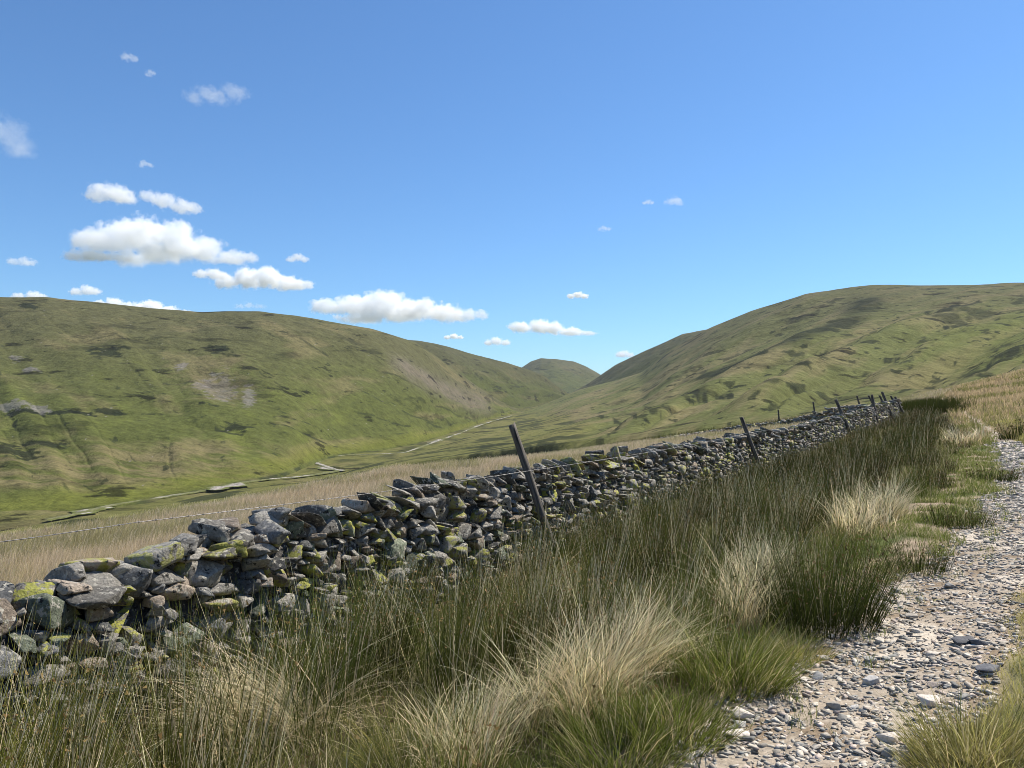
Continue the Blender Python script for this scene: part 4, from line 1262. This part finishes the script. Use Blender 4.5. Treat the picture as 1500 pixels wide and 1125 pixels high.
def build_gravel():
    r = np.random.default_rng(61)
    n0 = 90000
    a = 1.5 + 30 * r.random(n0) ** 1.9
    tl, tr = TLf(a), TRf(a)
    c = tl - .14 + (tr - tl + .24) * r.random(n0)
    x, y = xy(a, c)
    k = (np.abs(x / y) < .75) & ~((c < tl + .1) & (r.random(n0) < .35))
    k &= r.random(n0) < np.clip(.78 + 1.1 * fbm(x / .35, y / .35, 62, 3), .25, 1)
    x, y, c, tl = x[k], y[k], c[k], tl[k]; n = len(x); z = ground_z(x, y)
    size = (.006 + .040 * r.random(n) ** 4.2) * np.maximum(1, y / 8)
    S = np.stack([size * r.uniform(.9, 1.9, n), size * r.uniform(.7, 1.2, n), size * r.uniform(.22, .55, n)], -1)
    yaw = r.uniform(0, 2 * math.pi, n); pit = r.normal(.1, .25, n)
    pr = r.integers(0, len(LO), n)
    Vs, Fs, Cs, base = [], [], [], 0
    cols = np.array([gravel_col(r) for _ in range(n)])
    for q in range(len(LO)):
        ii = np.nonzero(pr == q)[0]; V, Fc = LO[q]
        P = V[None] * S[ii][:, None]
        cp, sp = np.cos(pit[ii])[:, None], np.sin(pit[ii])[:, None]
        X1 = P[..., 0] * cp + P[..., 2] * sp; Z1 = -P[..., 0] * sp + P[..., 2] * cp; Y1 = P[..., 1]
        cq, sq = np.cos(yaw[ii])[:, None], np.sin(yaw[ii])[:, None]
        W = np.stack([X1 * cq - Y1 * sq + x[ii][:, None], X1 * sq + Y1 * cq + y[ii][:, None], Z1 + (z[ii] + .004 + S[ii, 2] * .05)[:, None]], -1)
        Vs.append(W.reshape(-1, 3)); Fs.append((Fc[None] + (base + np.arange(len(ii)) * len(V))[:, None, None]).reshape(-1, 3))
        Cs.append(np.repeat(cols[ii], len(V), 0)); base += len(ii) * len(V)
    V, Fc, C4 = np.concatenate(Vs), np.concatenate(Fs), np.concatenate(Cs)
    o = add_obj("gravel", stone_mesh("gravel", V, Fc, C4, M_gravel))
    setp(o, "pale broken stone chippings covering the track", "gravel", kind="stuff")

    def single(px, row, L, W, H, yaw, colr, label, group):
        x, y = hit(px, row)
        V, Fc = HI[r.integers(len(HI))]
        P = (V * np.array([L, W, H])) @ rotm(r.normal(0, .12), r.normal(0, .12), yaw).T
        z = float(ground_z(x, y)) + H * .28
        o = add_obj("track_stone", stone_mesh("track_stone", P, Fc, np.broadcast_to(np.append(colr, 1.0), (len(P), 4)), M_gravel), None, (x, y, z))
        setp(o, label, "stone", group)
    G = "larger loose stones on the track"
    pale = np.array([.60, .53, .45]); grey = np.array([.42, .40, .37]); dark = np.array([.1, .1, .105])
    for s in [(1087, 1052, .11, .09, .06, .4, pale, "pinkish blocky stone at the left edge of the track beside the green grass"),
              (1083, 1078, .15, .09, .035, .3, pale * 1.1, "long pale flat stone just below the pinkish blocky stone"),
              (1083, 1066, .07, .06, .04, 1.0, grey, "small round grey stone squeezed between two paler stones at the track edge"),
              (1198, 996, .07, .06, .055, 1.2, grey, "pointed grey stone standing up at the edge of the grass"),
              (1180, 998, .09, .06, .02, .1, pale, "thin pale flake lying by the pointed grey stone"),
              (1276, 1002, .09, .07, .05, .5, grey, "grey wedge of stone in the middle of the track, alone"),
              (1362, 1032, .12, .09, .055, .2, pale, "big pale angular stone near the right side of the track"),
              (1298, 1085, .11, .07, .05, -.6, pale, "pale sloping stone low in the middle of the track"),
              (1412, 943, .16, .10, .05, .1, dark, "dark slate stone near the right verge of the track"),
              (1436, 945, .13, .09, .05, -.1, dark * 1.2, "dark slate stone nearest the right verge, beside another dark slate"),
              (1427, 950, .10, .06, .03, .1, pale * .85, "light flat stone lying in front of the two dark slates"),
              (1446, 986, .13, .11, .06, .6, dark * 1.3, "dark stone half sunk under the grass of the right verge"),
              (1302, 1107, .07, .06, .05, .9, grey * .7, "dark grey cube shaped stone at the very front of the track"),
              (1280, 884, .09, .07, .035, .3, pale * 1.2, "white flat stone where the rushes meet the bare soil"),
              (1393, 862, .10, .07, .05, .1, grey * .6, "dark grey stone in the upper middle of the track"),
              (1250, 1040, .08, .05, .03, .1, grey, "flat grey stone left of the middle of the track"),
              (1130, 1040, .08, .05, .035, .7, pale, "pale stone in the loose row at the left edge of the track"),
              (1018, 1110, .10, .06, .03, .2, pale, "pale flat stone at the near left corner of the track")]:
        single(*s, G)
    for k in range(130):
        a = 2.5 + 14 * r.random() ** 1.4
        tl, tr = float(TLf(np.array(a))), float(TRf(np.array(a)))
        c = r.uniform(tl, tr); x, y = xy(a, c)
        px = 750 + F * x / y; row = HOR - F * (float(ground_z(x, y)) - EYE) / y
        if not (0 < px < 1495 and row < 1120): continue
        L = r.uniform(.045, .095)
        single(px, row, L, L * r.uniform(.6, .9), L * r.uniform(.3, .55), r.uniform(0, 6.28), gravel_col(r)[:3], "fist sized angular stone lying loose among the chippings of the track", "fist sized stones scattered over the track")
build_gravel()

# ------------------------------------------------------------------ clouds
def cloud_material(puffs, density, W, H, wispy, seed):
    """vapour that thins out towards the rim of each puff, ragged by noise"""
    m = bpy.data.materials.new("cloud_vapour"); m.use_nodes = True
    nd, lk = m.node_tree.nodes, m.node_tree.links
    nd.remove(nd["Principled BSDF"])
    pv = nd.new("ShaderNodeVolumePrincipled")
    pv.inputs["Color"].default_value = (1, 1, 1, 1); pv.inputs["Anisotropy"].default_value = .0
    tc = nd.new("ShaderNodeTexCoord")
    def vm(op, a, b=None):
        x = nd.new("ShaderNodeVectorMath"); x.operation = op
        lk.new(a, x.inputs[0])
        if b is not None: x.inputs[1].default_value = b
        return x
    def ma(op, a, b):
        x = nd.new("ShaderNodeMath"); x.operation = op
        for q, v in ((x.inputs[0], a), (x.inputs[1], b)):
            if isinstance(v, (int, float)): q.default_value = v
            else: lk.new(v, q)
        return x
    field = None
    for (c, rad) in puffs:
        d = vm('LENGTH', vm('DIVIDE', vm('SUBTRACT', tc.outputs["Object"], c).outputs[0], rad).outputs[0])
        f = ma('SUBTRACT', 1.0, d.outputs["Value"]).outputs[0]
        if field is None: field = f
        else:
            x = nd.new("ShaderNodeMath"); x.operation = 'SMOOTH_MAX'; x.inputs[2].default_value = .15
            lk.new(field, x.inputs[0]); lk.new(f, x.inputs[1]); field = x.outputs[0]
    off = vm('ADD', tc.outputs["Object"], (seed * 913.0, seed * 377.0, 0))
    n = nd.new("ShaderNodeTexNoise"); n.inputs["Scale"].default_value = (2.2 if wispy else 2.9) / H; n.inputs["Detail"].default_value = 7; n.inputs["Roughness"].default_value = .68
    lk.new(off.outputs[0], n.inputs["Vector"])
    nn = ma('MULTIPLY', ma('SUBTRACT', n.outputs["Fac"], .5).outputs[0], 3.2 if wispy else 2.5)
    tot = ma('ADD', field, nn.outputs[0])
    mr = nd.new("ShaderNodeMapRange"); mr.interpolation_type = 'SMOOTHSTEP'
    mr.inputs["From Min"].default_value = .16; mr.inputs["From Max"].default_value = .75 if wispy else .40
    mr.inputs["To Max"].default_value = density
    lk.new(tot.outputs[0], mr.inputs["Value"])
    sx = nd.new("ShaderNodeSeparateXYZ"); lk.new(tc.outputs["Object"], sx.inputs[0])
    fl = nd.new("ShaderNodeMapRange"); fl.interpolation_type = 'SMOOTHSTEP'
    fl.inputs["From Min"].default_value = -.12 * H; fl.inputs["From Max"].default_value = .14 * H
    lk.new(sx.outputs["Z"], fl.inputs["Value"])
    lk.new(ma('MULTIPLY', mr.outputs[0], fl.outputs[0]).outputs[0], pv.inputs["Density"])
    lk.new(pv.outputs[0], nd["Material Output"].inputs["Volume"])
    return m

CLOUD_BASE = 1000.0
def build_cloud(i, px, row_base, wpx, hpx, puffs, label, wispy=False, dens=1.0):
    r = np.random.default_rng(1000 + i)
    depth = CLOUD_BASE * F / (HOR - row_base)
    W = wpx / F * depth; H = hpx / F * depth
    x, y, z = at_px(px, row_base, depth)
    bm = bmesh.new(); pf = []
    for (u, v, q) in puffs:              # u across -1..1, v height 0..1, q radius as share of H
        c = ((u + r.normal(0, .03)) * W / 2, r.normal(0, .25) * H, v * H)
        rad = (max(q * H * 1.9, .17 * W), q * H * 1.9, q * H * 1.2)
        pf.append((c, rad))
        M = Matrix.Translation(c) @ Matrix.Diagonal((rad[0] * 1.12, rad[1] * 1.12, rad[2] * 1.12, 1))
        bmesh.ops.create_icosphere(bm, subdivisions=3, radius=1, matrix=M)
    me = bpy.data.meshes.new("cloud"); bm.to_mesh(me); bm.free()
    tmp = bpy.data.objects.new("cloud_hull", me); COL.objects.link(tmp)
    md = tmp.modifiers.new("r", 'REMESH'); md.mode = 'VOXEL'; md.voxel_size = max(H / 9, W / 90)
    dg = bpy.context.evaluated_depsgraph_get()
    me2 = bpy.data.meshes.new_from_object(tmp.evaluated_get(dg))
    bpy.data.objects.remove(tmp)
    nv = len(me2.vertices); co = np.empty(nv * 3, np.float32); me2.vertices.foreach_get("co", co); co = co.reshape(-1, 3)
    co[:, 2] = np.maximum(co[:, 2], -.13 * H + .02 * co[:, 2])          # flat underside
    me2.vertices.foreach_set("co", np.ascontiguousarray(co, np.float32).ravel()); me2.update()
    me2.materials.clear(); me2.materials.append(cloud_material(pf, dens * (.5 if wispy else 3.6) / H, W, H, wispy, i))
    me2.name = "cloud"
    setp(add_obj("cloud", me2, None, (x, y, z)), label, "cloud", "small white clouds in the blue sky")

P_BIG = [(-.75, .45, .3), (-.45, .62, .36), (-.1, .62, .36), (.2, .5, .34), (.5, .32, .27), (.8, .2, .18), (-.85, .15, .15), (-.4, .1, .2), (0, .2, .3), (.35, .2, .25)]
P_MID = [(-.7, .35, .3), (-.3, .5, .42), (.05, .5, .42), (.4, .35, .34), (.75, .2, .22)]
P_LONG = [(-.8, .45, .25), (-.5, .55, .36), (-.2, .6, .4), (.1, .4, .36), (.35, .4, .34), (.6, .35, .3), (.85, .22, .2), (-.6, .15, .2), (-.3, .2, .3)]
P_SML = [(-.5, .3, .35), (0, .45, .42), (.5, .3, .33)]
P_WISP = [(-.7, .3, .35), (-.3, .5, .4), (.1, .35, .4), (.5, .55, .4), (.8, .5, .3)]
build_cloud(1, 232, 384, 240, 66, P_BIG, "largest white cloud above the left hill, with grey underside")
build_cloud(2, 146, 384, 105, 18, P_MID, "flat cloud strip tucked under the left end of the largest cloud", dens=.45)
build_cloud(3, 165, 298, 66, 32, P_MID, "small rounded cloud standing above the largest cloud", dens=.5)
build_cloud(4, 254, 312, 88, 30, [(-.8, .8, .3), (-.3, .6, .4), (.2, .4, .38), (.7, .2, .28)], "slanting thin cloud just right of the small rounded cloud", dens=.4)
build_cloud(5, 388, 425, 150, 34, P_MID, "bright flat bottomed cloud between the largest cloud and the left skyline")
build_cloud(6, 310, 409, 52, 20, P_SML, "little cloud touching the left end of the bright flat bottomed cloud", dens=.6)
build_cloud(7, 582, 472, 228, 46, P_LONG, "long ragged cloud over the shoulder of the left hill")
build_cloud(8, 806, 492, 122, 24, [(-.7, .5, .35), (-.3, .6, .42), (.1, .5, .4), (.5, .25, .3), (.85, .1, .16)], "wedge shaped white cloud right above the far hill")
build_cloud(9, 846, 437, 40, 11, P_SML, "tiny bright cloud alone in the sky above the wedge shaped cloud")
build_cloud(10, 665, 497, 36, 9, P_SML, "tiny cloud below the right end of the long ragged cloud")
build_cloud(11, 728, 506, 46, 14, P_SML, "small cloud left of the wedge shaped cloud, low over the spur", dens=.7)
build_cloud(12, 437, 384, 42, 13, P_SML, "faint small cloud high above the bright flat bottomed cloud", dens=.35)
build_cloud(13, 32, 389, 44, 16, P_SML, "faint cloud near the left edge of the picture beside the largest cloud", dens=.22)
build_cloud(14, 128, 433, 58, 17, P_SML, "soft cloud just above the left skyline", dens=.5)
build_cloud(15, 45, 440, 60, 16, P_SML, "cloud half hidden behind the top of the left hill", dens=.6)
build_cloud(16, 222, 464, 120, 24, P_MID, "low strip of cloud along the left skyline", dens=1.0)
build_cloud(28, 165, 453, 70, 20, P_SML, "small strip of cloud on the left skyline between the soft cloud and the low strip", dens=.8)
build_cloud(17, 915, 524, 32, 13, P_SML, "small cloud caught by the slope of the right spur", dens=.5)
build_cloud(18, 700, 527, 20, 6, P_SML, "speck of cloud resting on the skyline of the left spur", dens=.5)
build_cloud(19, 316, 152, 90, 32, P_WISP, "torn wisp of cloud high in the blue, broadest of the high wisps", True, .9)
build_cloud(20, 190, 90, 26, 14, P_SML, "highest speck of cloud at the top left", True, 1.2)
build_cloud(21, 221, 111, 22, 10, P_SML, "faint speck of cloud between the highest speck and the torn wisp", True, .9)
build_cloud(22, 16, 232, 92, 66, [(-.8, .8, .3), (-.4, .65, .35), (0, .4, .3), (.3, .2, .2), (.6, .08, .12)], "ragged wispy cloud running off the left edge of the picture", True, 1.2)
build_cloud(23, 213, 246, 28, 12, P_SML, "faint speck of cloud above the small rounded cloud", True, 1.2)
build_cloud(24, 988, 301, 26, 16, P_SML, "tiny wisp of cloud high over the right spur, larger of two", True, 1.5)
build_cloud(25, 950, 300, 18, 9, P_SML, "tiniest wisp of cloud beside the larger wisp over the right spur", True, 1.5)
build_cloud(26, 885, 339, 22, 10, P_SML, "faint wisp of cloud between the tiny bright cloud and the two wisps", True, 1.2)
build_cloud(27, 365, 452, 60, 12, P_SML, "thin veil of cloud above the skyline under the bright flat bottomed cloud", True, 1.0)

# ------------------------------------------------------------------ thin summer haze over the valley
def build_haze():
    bm = bmesh.new()
    bmesh.ops.create_cube(bm, size=1.0, matrix=Matrix.Translation((0, 0, 138)) @ Matrix.Diagonal((28600, 28600, 384, 1)))
    me = bpy.data.meshes.new("haze"); bm.to_mesh(me); bm.free()
    m = bpy.data.materials.new("haze"); m.use_nodes = True
    nd, lk = m.node_tree.nodes, m.node_tree.links
    nd.remove(nd["Principled BSDF"])
    pv = nd.new("ShaderNodeVolumePrincipled")
    pv.inputs["Color"].default_value = (.86, .93, 1, 1); pv.inputs["Density"].default_value = .000035
    lk.new(pv.outputs[0], nd["Material Output"].inputs["Volume"])
    me.materials.append(m)
    setp(add_obj("haze", me), kind="stuff", label="thin pale blue haze in the air of the valley")
build_haze()
